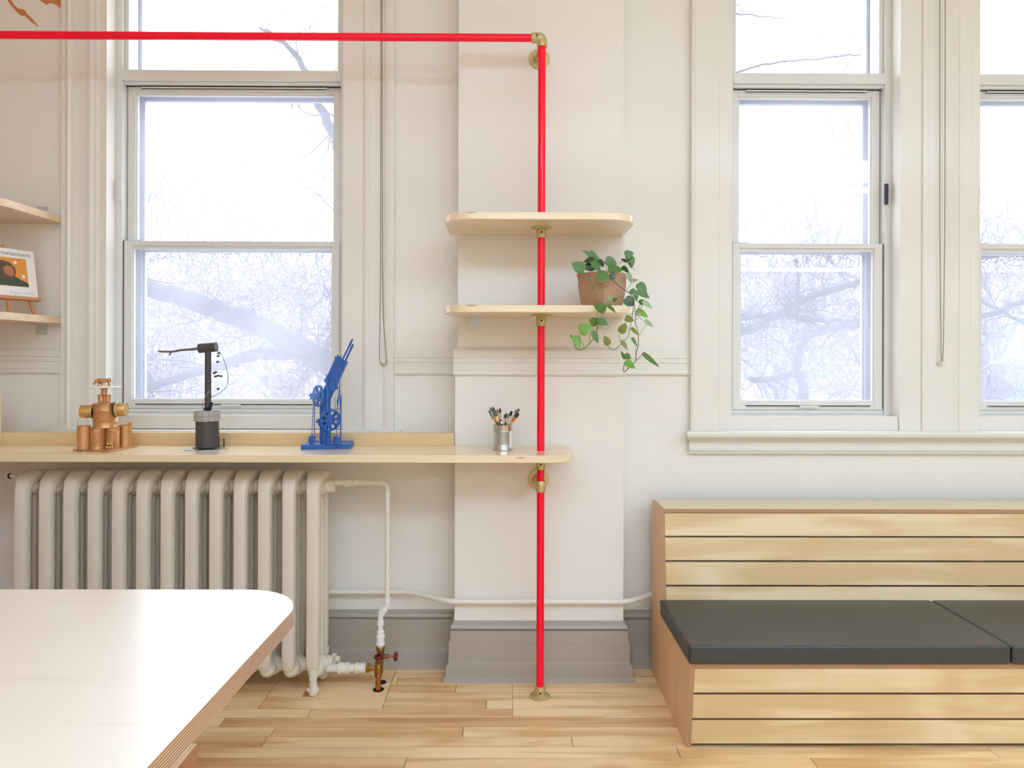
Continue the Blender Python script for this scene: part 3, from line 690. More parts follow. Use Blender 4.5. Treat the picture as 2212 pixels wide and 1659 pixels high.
    f.build('bushing', M['rad'], r)
    p = MB(); p.tube([(xs[0] - 0.03, Y + D / 2, z1 - 0.055), W(20, 1027, Y + D / 2)], 0.009, 10); p.build('air_vent', M['rad'], r)
    q = W(20, 1028, Y + D / 2); MB().cyl(q, q + Vector((0.006, 0, 0)), 0.0135, 14).build('vent_cap', M['hole'], r)
    return xs, Y, D, z0, z1
xs, RY, RD, rz0, rz1 = radiator()

# pipework with valves
PYR = RY + RD / 2
vp = empty('radiator_pipework', tuple(atz(817, 1491, 0))); tag(vp, 'white radiator pipe with brass valves rising from a floor hole', 'pipework')
def fit(m, a, b, r, seg=18):
    """a coupling: beaded sleeve from a to b"""
    a = Vector(a); b = Vector(b); L_ = (b - a).length
    m.lathe(a, b - a, [(r * 0.82, 0), (r * 1.08, L_ * 0.03), (r * 1.08, L_ * 0.16), (r, L_ * 0.2), (r, L_ * 0.8), (r * 1.08, L_ * 0.84), (r * 1.08, L_ * 0.97), (r * 0.82, L_)], seg)
zt = rz1 - 0.075
Yv = 3.30
xr = xs[-1] + 0.075
xel = WX(838, Yv)
up = MB(); ztp = WZ(1042, PYR, 780)
path = [(xr, PYR, zt), (xr + 0.05, PYR, ztp)]
xj = WX(825, PYR)
up.tube([(xr, PYR, ztp), (xj, PYR, ztp)], 0.0145, 14)
up.build('supply_pipe', M['pipew'], vp)
for pa, pb, rr in ((745, 765, 0.020), (765, 780, 0.0165), (814, 822, 0.0155)):
    fm = MB(); fit(fm, (WX(pa, PYR), PYR, ztp), (WX(pb, PYR), PYR, ztp), rr); fm.build('coupling', M['pipew'], vp)
cx = WX(838, PYR)
arc = [(cx - 0.03 + 0.03 * math.sin(a), PYR, ztp - 0.03 + 0.03 * math.cos(a)) for a in [PI / 2 * i / 8 for i in range(9)]]
fm = MB()
fm.tube([(cx - 0.045, PYR, ztp)] + arc + [(cx, PYR, ztp - 0.05)], 0.0145, 14)
fit(fm, (cx, PYR, ztp - 0.045), (cx, PYR, ztp - 0.062), 0.0155)
fm.build('fitting', M['pipew'], vp)
zb = WZ(1296, PYR, 838); pj = W(822, 1330, PYR)
MB().tube([(cx, PYR, ztp - 0.05), (cx, PYR, zb)], 0.0115, 14).build('riser_pipe', M['pipew'], vp)
fm = MB(); fit(fm, (cx, PYR, zb + 0.012), (cx, PYR, zb - 0.012), 0.0155)
fm.tube(smoothpath([(cx, PYR, zb), (cx, PYR, zb - 0.022), (pj.x + 0.006, PYR, pj.z + 0.012), pj, (pj.x, PYR, pj.z - 0.04)], 4), 0.0135, 14)
fit(fm, (cx - 0.010, PYR, zb - 0.040), (cx - 0.019, PYR, zb - 0.052), 0.0165); fit(fm, (cx - 0.022, PYR, zb - 0.056), (cx - 0.030, PYR, zb - 0.068), 0.0165)
z3 = WZ(1345, PYR); z4 = WZ(1399, PYR)
fit(fm, (pj.x, PYR, z3 + 0.006), (pj.x, PYR, z3 - 0.012), 0.0165)
fm.cyl((pj.x, PYR, z3), (pj.x, PYR, z4 + 0.02), 0.012, 14)
fit(fm, (pj.x, PYR, z3 - 0.040), (pj.x, PYR, z3 - 0.066), 0.0175); fm.lathe((pj.x, PYR, WZ(1370, PYR)), (0, 0, -1), [(0.016, 0), (0.0215, 0.006), (0.0215, 0.012), (0.0195, 0.014), (0.0195, 0.040), (0.0215, 0.042), (0.0215, 0.050), (0.016, 0.056), (0.014, 0.062)], 18)
fm.build('fitting', M['white'], vp)
# valve body behind (vertical) and front tee
vb = MB(); zx = z4
vb.lathe((pj.x, PYR, zx + 0.004), (0, 0, -1), [(0.019, 0), (0.021, 0.004), (0.021, 0.016), (0.017, 0.019), (0.017, 0.030), (0.013, 0.034), (0.015, 0.060), (0.013, 0.09), (0.013, zx - 0.06)], 16)
zs = WZ(1418, PYR)
vb.lathe((pj.x, PYR, zs), (1, 0, 0), [(0.013, 0), (0.013, 0.018), (0.009, 0.020), (0.009, 0.030), (0.012, 0.031), (0.012, 0.038), (0.005, 0.040), (0.004, 0.066)], 14)
vb.build('rear_valve', M['brass'], vp)
def wheel(c, d, nm='valve_wheel'):
    m = MB(); c = Vector(c); d = Vector(d).normalized(); a = d.orthogonal().normalized(); b = d.cross(a)
    prof = []
    m.lathe(c, d, [(0.006, -0.004), (0.006, 0.010)], 10)
    n = len(m.v); SEG = 30
    for (rr, t) in ((0.008, 0.0), (0.019, 0.0), (0.0215, 0.004), (0.0215, 0.009), (0.019, 0.013), (0.008, 0.010)):
        for i in range(SEG):
            th = 2 * PI * i / SEG; q = rr * (1 + (0.07 * math.cos(6 * th) if rr > 0.01 else 0)); m.v.append(tuple(c + d * t + (a * math.cos(th) + b * math.sin(th)) * q))
    for j in range(5):
        for i in range(SEG):
            k = (i + 1) % SEG; m.f.append((n + j * SEG + i, n + j * SEG + k, n + (j + 1) * SEG + k, n + (j + 1) * SEG + i))
    m.build(nm, M['burgundy'], vp, smooth=50)
wheel((pj.x + 0.068, PYR, zs), (1, 0, 0))
fy = atz(817, 1491, 0); fx = fy.x; fyy = fy.y
zr = WZ(1443, fyy)
vf = MB()
vf.lathe((fx, fyy, WZ(1424, fyy)), (0, 0, -1), [(0.004, -0.012), (0.004, 0), (0.011, 0.002), (0.011, 0.012), (0.016, 0.014), (0.016, 0.022), (0.013, 0.024), (0.018, 0.034), (0.018, 0.052), (0.019, 0.056), (0.019, 0.066), (0.015, 0.070), (0.018, 0.078), (0.015, 0.086), (0.011, 0.088), (0.013, 0.106), (0.014, 0.110), (0.014, 0.124), (0.011, 0.126)], 16)
xv = WX(793, fyy)
vf.lathe((xv, fyy, zr), (1, 0, 0), [(0.014, 0), (0.022, 0.001), (0.022, 0.016), (0.017, 0.018), (0.014, 0.035), (0.014, fx - xv)], 6)
vf.build('front_valve', M['brass'], vp)
wheel((fx, fyy, WZ(1422, fyy)), (0, 0, 1))
MB().cyl((fx, fyy, 0.001), (fx, fyy, 0.075), 0.0125, 18).build('copper_tail', M['copperm'], vp)
rt = MB()
zr2 = zr
rt.tube([(xs[-1] + 0.06, RY + RD / 2, rz0 + 0.014), (WX(712, fyy), fyy, zr2), (xv, fyy, zr2)], 0.0185, 16)
fit(rt, (WX(733, fyy), fyy, zr2), (WX(757, fyy), fyy, zr2), 0.025); fit(rt, (WX(770, fyy), fyy, zr2), (WX(791, fyy), fyy, zr2), 0.0235)
rt.build('return_pipe', M['pipew'], vp)
hl = MB(); hl.lathe((fx, fyy + 0.006, 0.0004), (0, 0, 1), [(0.0265, 0), (0.0265, 0.0006)], 28)
hp = atz(824, 1474, 0); hl.lathe((hp.x, hp.y, 0.0004), (0, 0, 1), [(0.024, 0), (0.024, 0.0006)], 28)
struct(hl.build('floor_hole', M['hole'], smooth=0))
ph = atz(668, 1500, 0)
struct(MB().box(ph.x - 0.028, ph.x + 0.028, ph.y - 0.022, ph.y + 0.03, 0.0002, 0.0012).build('floor_inlay', M['easel'], smooth=0))

# heating pipe along the wall
HP = 0.392
hpz = WZ(1300, YC - 0.04, 1106)
hp = empty('heating_pipe', (0, YC - 0.04, hpz)); tag(hp, 'white-painted heating pipe running low along the wall and over the pilaster', 'pipe')
ya, yb = YW - 0.04, YC - 0.038
pts = [(XL + 0.01, ya, hpz), (WX(868, ya), ya, hpz)]
for i in range(1, 20): t = i / 20; Y_ = ya + (yb - ya) * (t * t * (3 - 2 * t)); pts.append((WX(870 + 115 * t, Y_), Y_, hpz))
pts += [(WX(990, yb), yb, hpz), (WX(1340, yb), yb, hpz)]
for i in range(1, 20): t = i / 20; Y_ = yb + (ya - yb) * (t * t * (3 - 2 * t)); pts.append((WX(1345 + 95 * t, Y_), Y_, hpz))
pts += [(WX(1450, ya), ya, hpz), (2.2, ya, hpz)]
MB().tube(pts, 0.0135, 14).build('pipe', M['pipew'], hp)
cl = MB(); 
for px in (1141, 1180): 
    x = WX(px, yb); cl.lathe((x - 0.009, yb, hpz), (1, 0, 0), [(0.0165, 0), (0.0165, 0.018)], 16); cl.box(x - 0.009, x + 0.009, YC - 0.016, YC - 0.012, hpz - 0.045, hpz)
    break
cl.build('pipe_clip', M['pipew'], hp)
cl = MB(); x = WX(1180, yb); cl.lathe((x - 0.009, yb, hpz), (1, 0, 0), [(0.0165, 0), (0.0165, 0.018)], 16); cl.build('pipe_clip', M['pipew'], hp)

# ------------------------------------------------------------------ bench
BX0, BX1 = 0.738, 4.2
br = empty('slatted_bench', (2.0, 3.1, 0)); tag(br, 'long birch plywood bench with slatted back and slatted front', 'bench')
YBK = 3.49; ZTOP = 0.872
sp = [(YBK, 0.0), (2.80, 0.0), (2.745, 0.358), (2.745, 0.372), (3.262, 0.372), (3.30, 0.455), (3.280, ZTOP), (YBK, ZTOP)]
sp = [(YBK, 0.0), (2.80, 0.0), (2.742, 0.372), (3.235, 0.372), (3.285, ZTOP - 0.004), (3.295, ZTOP), (YBK, ZTOP)]
MB().prism(sp, BX0, BX0 + 0.018, 'YZ').build('side_panel', M['birch_x'], br)
def backY(z): return 3.235 + (z - 0.372) / (ZTOP - 0.372) * 0.05
X0 = BX0 + 0.0185
MB().box(X0, BX1, 3.292, YBK, ZTOP - 0.020, ZTOP).build('top_rail', M['birch_z'], br, bevel=0.001)
zt_ = ZTOP - 0.021; hs = 0.1055
while zt_ > 0.40:
    za = zt_ - hs; m = MB(); ya, yb_ = backY(zt_), backY(za)
    m.prism([(ya + 0.002, zt_), (ya + 0.018, zt_), (yb_ + 0.018, za), (yb_ + 0.002, za)], X0, BX1, 'YZ'); m.build('back_slat', M['birch'], br, bevel=0.0008); zt_ = za - 0.0085
for px in (1770, 2110): 
    m = MB(); x = WX(px, 3.3); m.prism([(3.252, 0.372), (3.275, 0.372), (3.32, ZTOP - 0.02), (3.302, ZTOP - 0.02)], x - 0.03, x + 0.03, 'YZ'); m.build('back_batten', M['birch_x'], br)
MB().box(X0, BX1, 2.744, 3.30, 0.350, 0.3715).build('seat_board', M['birch_z'], br, bevel=0.001)
def frY(z): return 2.80 - z / 0.372 * 0.058
zt_ = 0.347
for i in range(3):
    za = zt_ - 0.1045; m = MB(); m.prism([(frY(zt_) + 0.002, zt_), (frY(zt_) + 0.018, zt_), (frY(za) + 0.018, za), (frY(za) + 0.002, za)], X0, BX1, 'YZ')
    m.build('front_slat', M['birch_f'], br, bevel=0.0008); zt_ = za - 0.0085
MB().box(X0, BX1, 2.86, 2.88, 0.0, 0.345).build('dark_backing', M['hole'], br)  # near-black sheet behind the front slats, so their gaps read dark
# cushions
def cushion(x0, x1, label):
    z0, z1 = 0.3725, 0.449; y0, y1 = 2.722, 3.252
    r = empty('seat_cushion', ((x0 + x1) / 2, (y0 + y1) / 2, z0)); tag(r, label, 'cushion', 'charcoal cushions on the bench')
    me = MB(); nx, ny = 14, 8
    for k, z in enumerate((z0, z1)):
        for j in range(ny + 1):
            for i in range(nx + 1):
                u, v = i / nx, j / ny; b = (0.006 * min(1, 5 * u, 5 * (1 - u)) * min(1, 4 * v, 4 * (1 - v))) if k else 0
                me.v.append((x0 + (x1 - x0) * u, y0 + (y1 - y0) * v, z + b))
    N_ = (nx + 1) * (ny + 1); idx = lambda k, i, j: k * N_ + j * (nx + 1) + i
    for j in range(ny):
        for i in range(nx):
            me.f.append((idx(1, i, j), idx(1, i + 1, j), idx(1, i + 1, j + 1), idx(1, i, j + 1))); me.f.append((idx(0, i, j), idx(0, i, j + 1), idx(0, i + 1, j + 1), idx(0, i + 1, j)))
    for i in range(nx): me.f.append((idx(0, i, 0), idx(0, i + 1, 0), idx(1, i + 1, 0), idx(1, i, 0))); me.f.append((idx(0, i, ny), idx(1, i, ny), idx(1, i + 1, ny), idx(0, i + 1, ny)))
    for j in range(ny): me.f.append((idx(0, 0, j), idx(1, 0, j), idx(1, 0, j + 1), idx(0, 0, j + 1))); me.f.append((idx(0, nx, j), idx(0, nx, j + 1), idx(1, nx, j + 1), idx(1, nx, j)))
    me.build('cover', M['vinyl'], r, bevel=0.012, seg=4, smooth=60)
    s = MB(); q = 0.0015; zz = z1 - 0.006
    pth = [(x0 - q + 0.008, y0 - q, zz), (x1 + q - 0.008, y0 - q, zz), (x1 + q, y0 + 0.008, zz), (x1 + q, y1, zz)]
    s.tube(pth, 0.0016, 6); s.tube([(x0 - q + 0.008, y0 - q, zz), (x0 - q, y0 + 0.008, zz), (x0 - q, y1, zz)], 0.0016, 6)
    s.build('seam_piping', M['vinyl'], r)
cb = atz(2191, 1399, 0.449).x
cushion(BX0 - 0.012, cb - 0.002, 'charcoal vinyl seat cushion at the near end of the bench beside its side panel')
cushion(cb + 0.003, cb + 1.5, 'second charcoal vinyl seat cushion, cut off by the right picture edge')

# ------------------------------------------------------------------ table
TZ, TTH = 0.92, 0.047
tr = empty('plywood_table', (-1.3, 1.2, 0)); tag(tr, 'pale birch plywood table with rounded corner and layered edge', 'table')
yf = atz(300, 1273, TZ).y
c = atz(633, 1318, TZ)
xn = atz(316, 1659, TZ)
xr0 = c.x; 
poly = rrect(XL + 0.1, xr0, -0.6, yf, 0, 0.02, 0, 0.19, 14)
poly = [(x + (xn.x - xr0) * (c.y - y) / (c.y - xn.y) * (1 if x > -1.5 else 0), y) for x, y in poly]
MB().prism(poly, TZ - TTH, TZ).build('top', M['table'], tr, bevel=0.0012)
lg = atz(415, 1612, TZ - TTH)
x1 = lg.x + 0.006
MB().box(x1 - 0.020, x1, 0.2, lg.y + 0.01, 0.0, TZ - TTH).build('leg_panel', M['table_leg'], tr, bevel=0.001)
MB().box(-2.7, x1 - 0.02, lg.y - 0.02, lg.y, 0.0, TZ - TTH).build('cross_panel', M['table_leg'], tr, bevel=0.001)

# ------------------------------------------------------------------ easel with print
BR = W(82, 645, 3.45); u = Vector((0.433, 0.901, 0)).normalized(); tlt = math.radians(10.5)
nh = Vector((u.y, -u.x, 0)); v = (-nh * math.sin(tlt) + Vector((0, 0, 1)) * math.cos(tlt)); nrm = u.cross(v)
def bp(a, b, c=0.0): return BR - u * a + v * b + nrm * c       # a: metres left of the right edge, b: up, c: out
ez = empty('tabletop_easel', (BR.x - 0.06, BR.y - 0.1, LST)); tag(ez, 'small beech easel standing on the lower corner shelf', 'easel')
BW, BH = 0.27, 0.241
m = MB().obox(bp(BW / 2, -0.008, 0.006), u * (BW / 2 + 0.003), v * 0.008, nrm * 0.014); m.build('tray', M['easel'], ez, bevel=0.0015)
def leg(a0, b0, a1):
    top = bp(a0, b0, -0.006); q = bp(a1, -0.05, 0.0); foot = Vector((q.x, q.y, LST + 0.001)); d = foot - top
    w_ = u * 0.0065; th = d.cross(w_).normalized() * 0.0045
    MB().obox((top + foot) / 2, w_, th, d / 2).build('leg', M['easel'], ez, bevel=0.001)
leg(0.07, 0.10, 0.02); leg(0.20, 0.10, 0.25); leg(0.135, 0.26, 0.135)
pr = empty('art_print', tuple(bp(BW / 2, 0, 0))); tag(pr, 'white card print with orange picture propped on the small easel', 'print')
MB().obox(bp(BW / 2, BH / 2, 0.0), u * BW / 2, v * BH / 2, nrm * 0.004).build('card', M['paper'], pr)
ax0, ax1, ay0, ay1 = 0.040, 0.215, 0.052, 0.196
def flat(name, pts, c, mt, par):
    m = MB(); lo = [bp(a, b, c) for a, b in pts]; hi = [bp(a, b, c + 0.0005) for a, b in pts]; n = len(pts)
    m.v += [tuple(p) for p in lo + hi]; m.f.append(tuple(range(n, 2 * n)))
    for i in range(n): j = (i + 1) % n; m.f.append((i, j, n + j, n + i))
    return m.build(name, mt, par, smooth=0)
pic = flat('picture', [(ax0, ay0), (ax1, ay0), (ax1, ay1), (ax0, ay1)], 0.004, M['orange'], pr)
flat('dark_green_shape', [(ax0, ay0 + 0.002), (ax1 - 0.002, ay0 + 0.002), (ax1 - 0.002, 0.11), (0.175, 0.118), (0.145, 0.10), (0.115, 0.105), (0.09, 0.098), (0.07, 0.085), (0.05, 0.078), (ax0, 0.070)], 0.0046, M['pgreen'], pic)
flat('brown_shape', [(0.118, 0.090), (0.100, 0.100), (0.092, 0.125), (0.098, 0.150), (0.118, 0.170), (0.15, 0.180), (0.185, 0.170), (0.200, 0.14), (0.19, 0.11), (0.16, 0.09)], 0.0052, M['pbrown'], pic)
flat('terracotta_shape', [(0.118, 0.098), (0.104, 0.108), (0.102, 0.135), (0.112, 0.152), (0.135, 0.155), (0.150, 0.14), (0.145, 0.115)], 0.0058, M['pterra'], pic)
flat('pale_shape', [(0.060, 0.095), (0.052, 0.100), (0.054, 0.112), (0.064, 0.115), (0.070, 0.106)], 0.0052, M['paper'], pic)
flat('pale_shape', [(0.096, 0.165), (0.086, 0.168), (0.084, 0.178), (0.094, 0.182), (0.102, 0.174)], 0.0060, M['paper'], pic)
def text(s, a_right, b, size, space, name='lettering'):
    cu = bpy.data.curves.new(name, 'FONT'); cu.body = s; cu.size = size; cu.align_x = 'RIGHT'; cu.space_character = space; cu.extrude = 0.0001
    cu.materials.append(M['ink']); tmp = bpy.data.objects.new(name, cu); COL.objects.link(tmp); bpy.context.view_layer.update()
    me_ = bpy.data.meshes.new_from_object(tmp); bpy.data.objects.remove(tmp); o = bpy.data.objects.new(name, me_); COL.objects.link(o); o.parent = pr
    mw = Matrix.Identity(4)
    for i in range(3): mw[i][0] = u[i]; mw[i][1] = v[i]; mw[i][2] = nrm[i]
    p = bp(a_right, b, 0.0046) - pr.location
    mw.translation = p; o.matrix_local = mw
text('AUTOPORTRAITS', 0.018, 0.208, 0.0205, 1.02); text('RANDA  THEMES', 0.016, 0.018, 0.0085, 1.9); text('gallery of paintings', 0.07, 0.033, 0.0045, 1.1) if False else None
MB().ball(bp(0.105, 0.009, 0.004), 0.0025, 8, 5).build('pin', M['ink'], pr)

# orange wall painting, upper left
def zp(x, y): return (x * 560 / 2212, y * 560 / 2212)
mu = MB()
for poly in ([(62, 0), (95, 0), (118, 40), (160, 75), (208, 82), (232, 118), (290, 175), (328, 224), (320, 226), (262, 184), (206, 128), (192, 136), (170, 126), (150, 108), (98, 48), (82, 30)],
             [(340, 0), (368, 22), (400, 42), (418, 26), (448, 28), (482, 44), (517, 70), (517, -60), (340, -60)], [(-60, -80), (62, 0), (95, 0), (60, -80)]):
    P_ = [W(*zp(*q), YW - 0.0008) for q in poly]; mu.prism([(p.x, p.z) for p in P_], YW - 0.0016, YW - 0.0002, 'XZ')
tag(mu.build('wall_painting', M['mural'], smooth=0), 'orange brushstroke shapes painted on the wall above the corner shelves', 'wall painting')

# ------------------------------------------------------------------ copper can sculpture
def P(px, py, Y): return W(px, py, Y)
def ribcan(m, x, y, z0, z1, r, ribs=9, lo=0.14, hi=0.86, amp=0.0011, seg=28, d=(0, 0, 1), o=None):
    H = z1 - z0; prof = [(r * 0.9, 0.001), (r * 0.9, 0), (r * 1.015, 0), (r * 1.015, 0.0025), (r, 0.004), (r, H * lo)]
    for i in range(ribs):
        t = lo + (hi - lo) * (i + 0.25) / ribs; t2 = lo + (hi - lo) * (i + 0.75) / ribs; prof += [(r - amp, H * t), (r + amp * 0.3, H * t2)]
    prof += [(r, H * hi), (r, H - 0.004), (r * 1.015, H - 0.0025), (r * 1.015, H), (r * 0.96, H)]
    m.lathe(o or (x, y, z0), d, prof + [(r * 0.95, H - 0.004)], seg); return m
CY = 3.24
cs = empty('tin_can_sculpture', tuple(P(228, 972, CY))); tag(cs, 'copper-painted tin can figure carrying a small bear on its top plate', 'sculpture')
q = [atz(157, 973, DT), atz(237, 977.5, DT), atz(299, 965, DT), atz(222, 962, DT)]
m = MB().prism([(p.x, p.y) for p in q], DT + 0.0005, DT + 0.0065); m.build('base_board', M['copper'], cs, bevel=0.001)
bz = DT + 0.0066
def can_at(px0, px1, ytop, ybot_px, name, mt, ribs=0, depth=0.0):
    c0 = atz((px0 + px1) / 2, ybot_px, bz); r_ = (px1 - px0) / 2 * c0.y / FPX; c0.y += r_ * 0.9; zt_ = 1.6 - (ytop - HZ) * (c0.y) / FPX
    c0.x = WX((px0 + px1) / 2, c0.y, ytop)
    m = MB()
    if ribs: ribcan(m, c0.x, c0.y, bz, zt_, r_, ribs)
    else: m.lathe((c0.x, c0.y, bz), (0, 0, 1), [(r_, 0), (r_, zt_ - bz), (r_ * 0.94, zt_ - bz), (r_ * 0.94, zt_ - bz - 0.02)], 26)
    m.build(name, mt, cs); return c0, r_, zt_
can_at(168, 194, 922, 971.5, 'smooth_can', M['copper'])
c1, r1, z1_ = can_at(196, 226, 926, 970.5, 'ribbed_can', M['copper'], 12)
c2, r2, z2_ = can_at(229, 258, 924, 968.5, 'ribbed_can', M['copper'], 12)
can_at(259, 283, 920, 965.5, 'smooth_can', M['copper'])
ym = (c1.y + c2.y) / 2
zt1 = max(z1_, z2_); xc = WX(228, ym, 900); rb = 24 * ym / FPX; zt2 = 1.6 - (873 - HZ) * ym / FPX
m = MB(); ribcan(m, xc, ym, zt1, zt2, rb, 9, 0.22, 0.72, 0.0016); m.build('body_can', M['copper'], cs)
def sidecan(pxa, pxb, pya, pyb, sgn):
    zc_ = 1.6 - ((pya + pyb) / 2 - HZ) * ym / FPX; r_ = (pyb - pya) / 2 * ym / FPX; xa, xb = WX(pxa, ym, 890), WX(pxb, ym, 890)
    d = Vector((-sgn, -0.22 if sgn > 0 else 0.12, 0.03)).normalized(); L_ = abs(xb - xa)
    m = MB().lathe((xb if sgn > 0 else xa, ym - 0.008, zc_), d, [(r_ * 0.98, -0.004), (r_ * 1.06, -0.002), (r_ * 1.06, 0.003), (r_, 0.005), (r_, L_ - 0.003), (r_ * 0.96, L_), (r_ * 0.9, L_), (r_ * 0.9, L_ - 0.002)], 28)
    m.build('arm_can', M['gold'], cs)
    MB().lathe((xb if sgn > 0 else xa, ym - 0.008, zc_), -d, [(r_ * 0.98, 0.003), (r_ * 1.12, 0.006)], 28).build('dark_cutout', M['blackd'], cs)
sidecan(180, 203, 877, 905, 1); sidecan(255, 274, 872, 901, -1)
# neck spools, plate
def spool(px, pyt, pyb, rpx, name='neck_spool', Y=None):
    Y = Y or ym; x = WX(px, Y, 850); za = 1.6 - (pyb - HZ) * Y / FPX; zb_ = 1.6 - (pyt - HZ) * Y / FPX; r_ = rpx * Y / FPX; H = zb_ - za
    MB().lathe((x, Y, za), (0, 0, 1), [(r_ * 1.12, 0), (r_ * 1.12, H * 0.08), (r_ * 0.95, H * 0.15), (r_ * 0.95, H * 0.85), (r_ * 1.12, H * 0.93), (r_ * 1.12, H)], 22).build(name, M['copper'], cs)
spool(218.5, 855, 872.8, 6.5); spool(233, 855, 872.5, 6.2); spool(225.5, 841, 854.9, 6.3)
zpl = 1.6 - (838.5 - HZ) * ym / FPX; xpl = WX(225, ym, 838)
MB().lathe((xpl, ym, zpl - 0.003), (0, 0, 1), [(0.070, 0), (0.075, 0.003), (0.072, 0.0045), (0.02, 0.004)], 36).build('top_plate', M['white'], cs)
# right disc, small balls and tube on the base
p = P(280, 917, ym); MB().lathe(p, (0.9, -0.45, 0), [(0.003, 0), (0.011, 0), (0.011, 0.002), (0.003, 0.002)], 20).build('washer', M['copper'], cs)
for (bx, by) in ((234, 960), (241, 960.5), (231.8, 968), (237.5, 969)):
    b = atz(bx, 969, bz); b.z = bz + 0.006 + (0.0165 if by < 963 else 0); b.y -= 0.002; MB().ball(b, 0.0075, 12, 8).build('bead', M['gold'], cs)
tb = atz(247, 968, bz); MB().lathe((tb.x, tb.y, bz), (0, 0, 1), [(0.009, 0), (0.009, 0.043), (0.0075, 0.043), (0.0075, 0.02)], 4).build('square_tube', M['copper'], cs)
wz = [P(168, 922, ym - 0.03), P(167.5, 905, ym - 0.03)]; MB().tube(wz, 0.0008, 5).build('wire', M['twig'], cs)
MB().tube(smoothpath([P(192, 912, ym - 0.02), P(197, 909, ym - 0.02), P(202, 908, ym - 0.02), P(204, 920, ym - 0.03), P(200, 926, ym - 0.03)], 4), 0.0005, 4).build('wire', M['twig'], cs)
# bear figure: skinned body
def skinfig(name, verts, edges, radii, mt, parent, root=0, sub=2):
    off = Vector((0, 0, 0)); pp = parent
    while pp is not None: off += pp.location; pp = pp.parent
    me = bpy.data.meshes.new(name); me.from_pydata([tuple(Vector(v_) - off) for v_ in verts], edges, []); me.materials.append(mt)
    o = bpy.data.objects.new(name, me); COL.objects.link(o); o.parent = parent
    sk = o.modifiers.new('skin', 'SKIN'); sk.use_smooth_shade = True
    if not me.skin_vertices: 
        bm = bmesh.new(); bm.from_mesh(me); bm.verts.layers.skin.verify(); bm.to_mesh(me); bm.free()
    for i, r_ in enumerate(radii):
        me.skin_vertices[0].data[i].radius = r_ if isinstance(r_, tuple) else (r_, r_)
    me.skin_vertices[0].data[root].use_root = True
    q = o.modifiers.new('sub', 'SUBSURF'); q.levels = sub; q.render_levels = sub
    return o
bf = empty('bear_figure', (xpl, ym, zpl + 0.0012)); tag(bf, 'tiny copper bear standing head down on the white plate of the can figure', 'figurine')
sc_ = ym / FPX
def bpt(px, py, dy=0.0): return Vector((WX(px, ym, py), ym + dy, 1.6 - (py - HZ) * sc_))
V_ = [bpt(228, 825), bpt(236, 824), bpt(240.5, 827), bpt(219, 823), bpt(213, 823.5), bpt(207.5, 827), bpt(204, 831), bpt(202.5, 834.5),
      bpt(216, 830, -0.006), bpt(214.5, 834, -0.008), bpt(214.5, 837.3, -0.009), bpt(219, 830, 0.008), bpt(217, 834, 0.010), bpt(217, 837.3, 0.010),
      bpt(239, 831, -0.007), bpt(240, 834, -0.008), bpt(239.5, 837.3, -0.009), bpt(233, 831, 0.008), bpt(230.5, 834, 0.009), bpt(229.5, 837.3, 0.009)]
E_ = [(0, 1), (1, 2), (0, 3), (3, 4), (4, 5), (5, 6), (6, 7), (3, 8), (8, 9), (9, 10), (3, 11), (11, 12), (12, 13), (2, 14), (14, 15), (15, 16), (2, 17), (17, 18), (18, 19)]
R_ = [0.0108, 0.0112, 0.0085, 0.0125, 0.0098, 0.0080, 0.0066, 0.0038, 0.0050, 0.0036, 0.0034, 0.0050, 0.0036, 0.0034, 0.0054, 0.0036, 0.0034, 0.0054, 0.0036, 0.0034]
skinfig('body', V_, E_, R_, M['copper'], bf)
m = MB()
for dy in (-0.007, 0.007): 
    e_ = bpt(207.5, 823.6, dy); m2 = MB().ball(e_, 0.0036, 8, 5, (1, 0.6, 1)); m2.build('ear', M['copper'], bf)
MB().ball(bpt(244.3, 829), 0.0032, 8, 5).build('tail', M['copper'], bf)

# ------------------------------------------------------------------ black crane sculpture
KY = 3.26
ks_ = empty('black_crane_sculpture', tuple(P(447, 970, KY))); tag(ks_, 'black-painted tube crane with a twig arm and a ring of dominoes', 'sculpture')
g0 = atz(447, 968.5, DT); 
MB().lathe((g0.x - 0.002, g0.y, DT + 0.0004), (0, 0, 1), [(0.100, 0), (0.100, 0.0022)], 44).build('base_disc', M['steel'], ks_)
kx, ky = g0.x, g0.y; s1 = ky / FPX
def KZ(py): return 1.6 - (py - HZ) * ky / FPX
def KX(px): return WX(px, ky, 880)
m = MB(); m.lathe((kx + 0.002, ky, DT + 0.0028), (0, 0, 1), [(0.062, 0), (0.064, 0.002), (0.060, 0.004), (0.052, 0.005)], 36); m.build('plinth_ring', M['blackd'], ks_)
rk = 23.3 * s1; zc0 = DT + 0.004
MB().lathe((KX(448), ky, zc0), (0, 0, 1), [(rk, 0), (rk, KZ(889) - zc0), (rk * 0.9, KZ(889) - zc0 + 0.001)], 36).build('large_can', M['black'], ks_)
MB().lathe((KX(448), ky, KZ(889)), (0, 0, 1), [(rk * 0.93, 0.0), (rk * 0.93, 0.004), (0.01, 0.004)], 32).build('can_lid', M['blackd'], ks_)
random.seed(5)
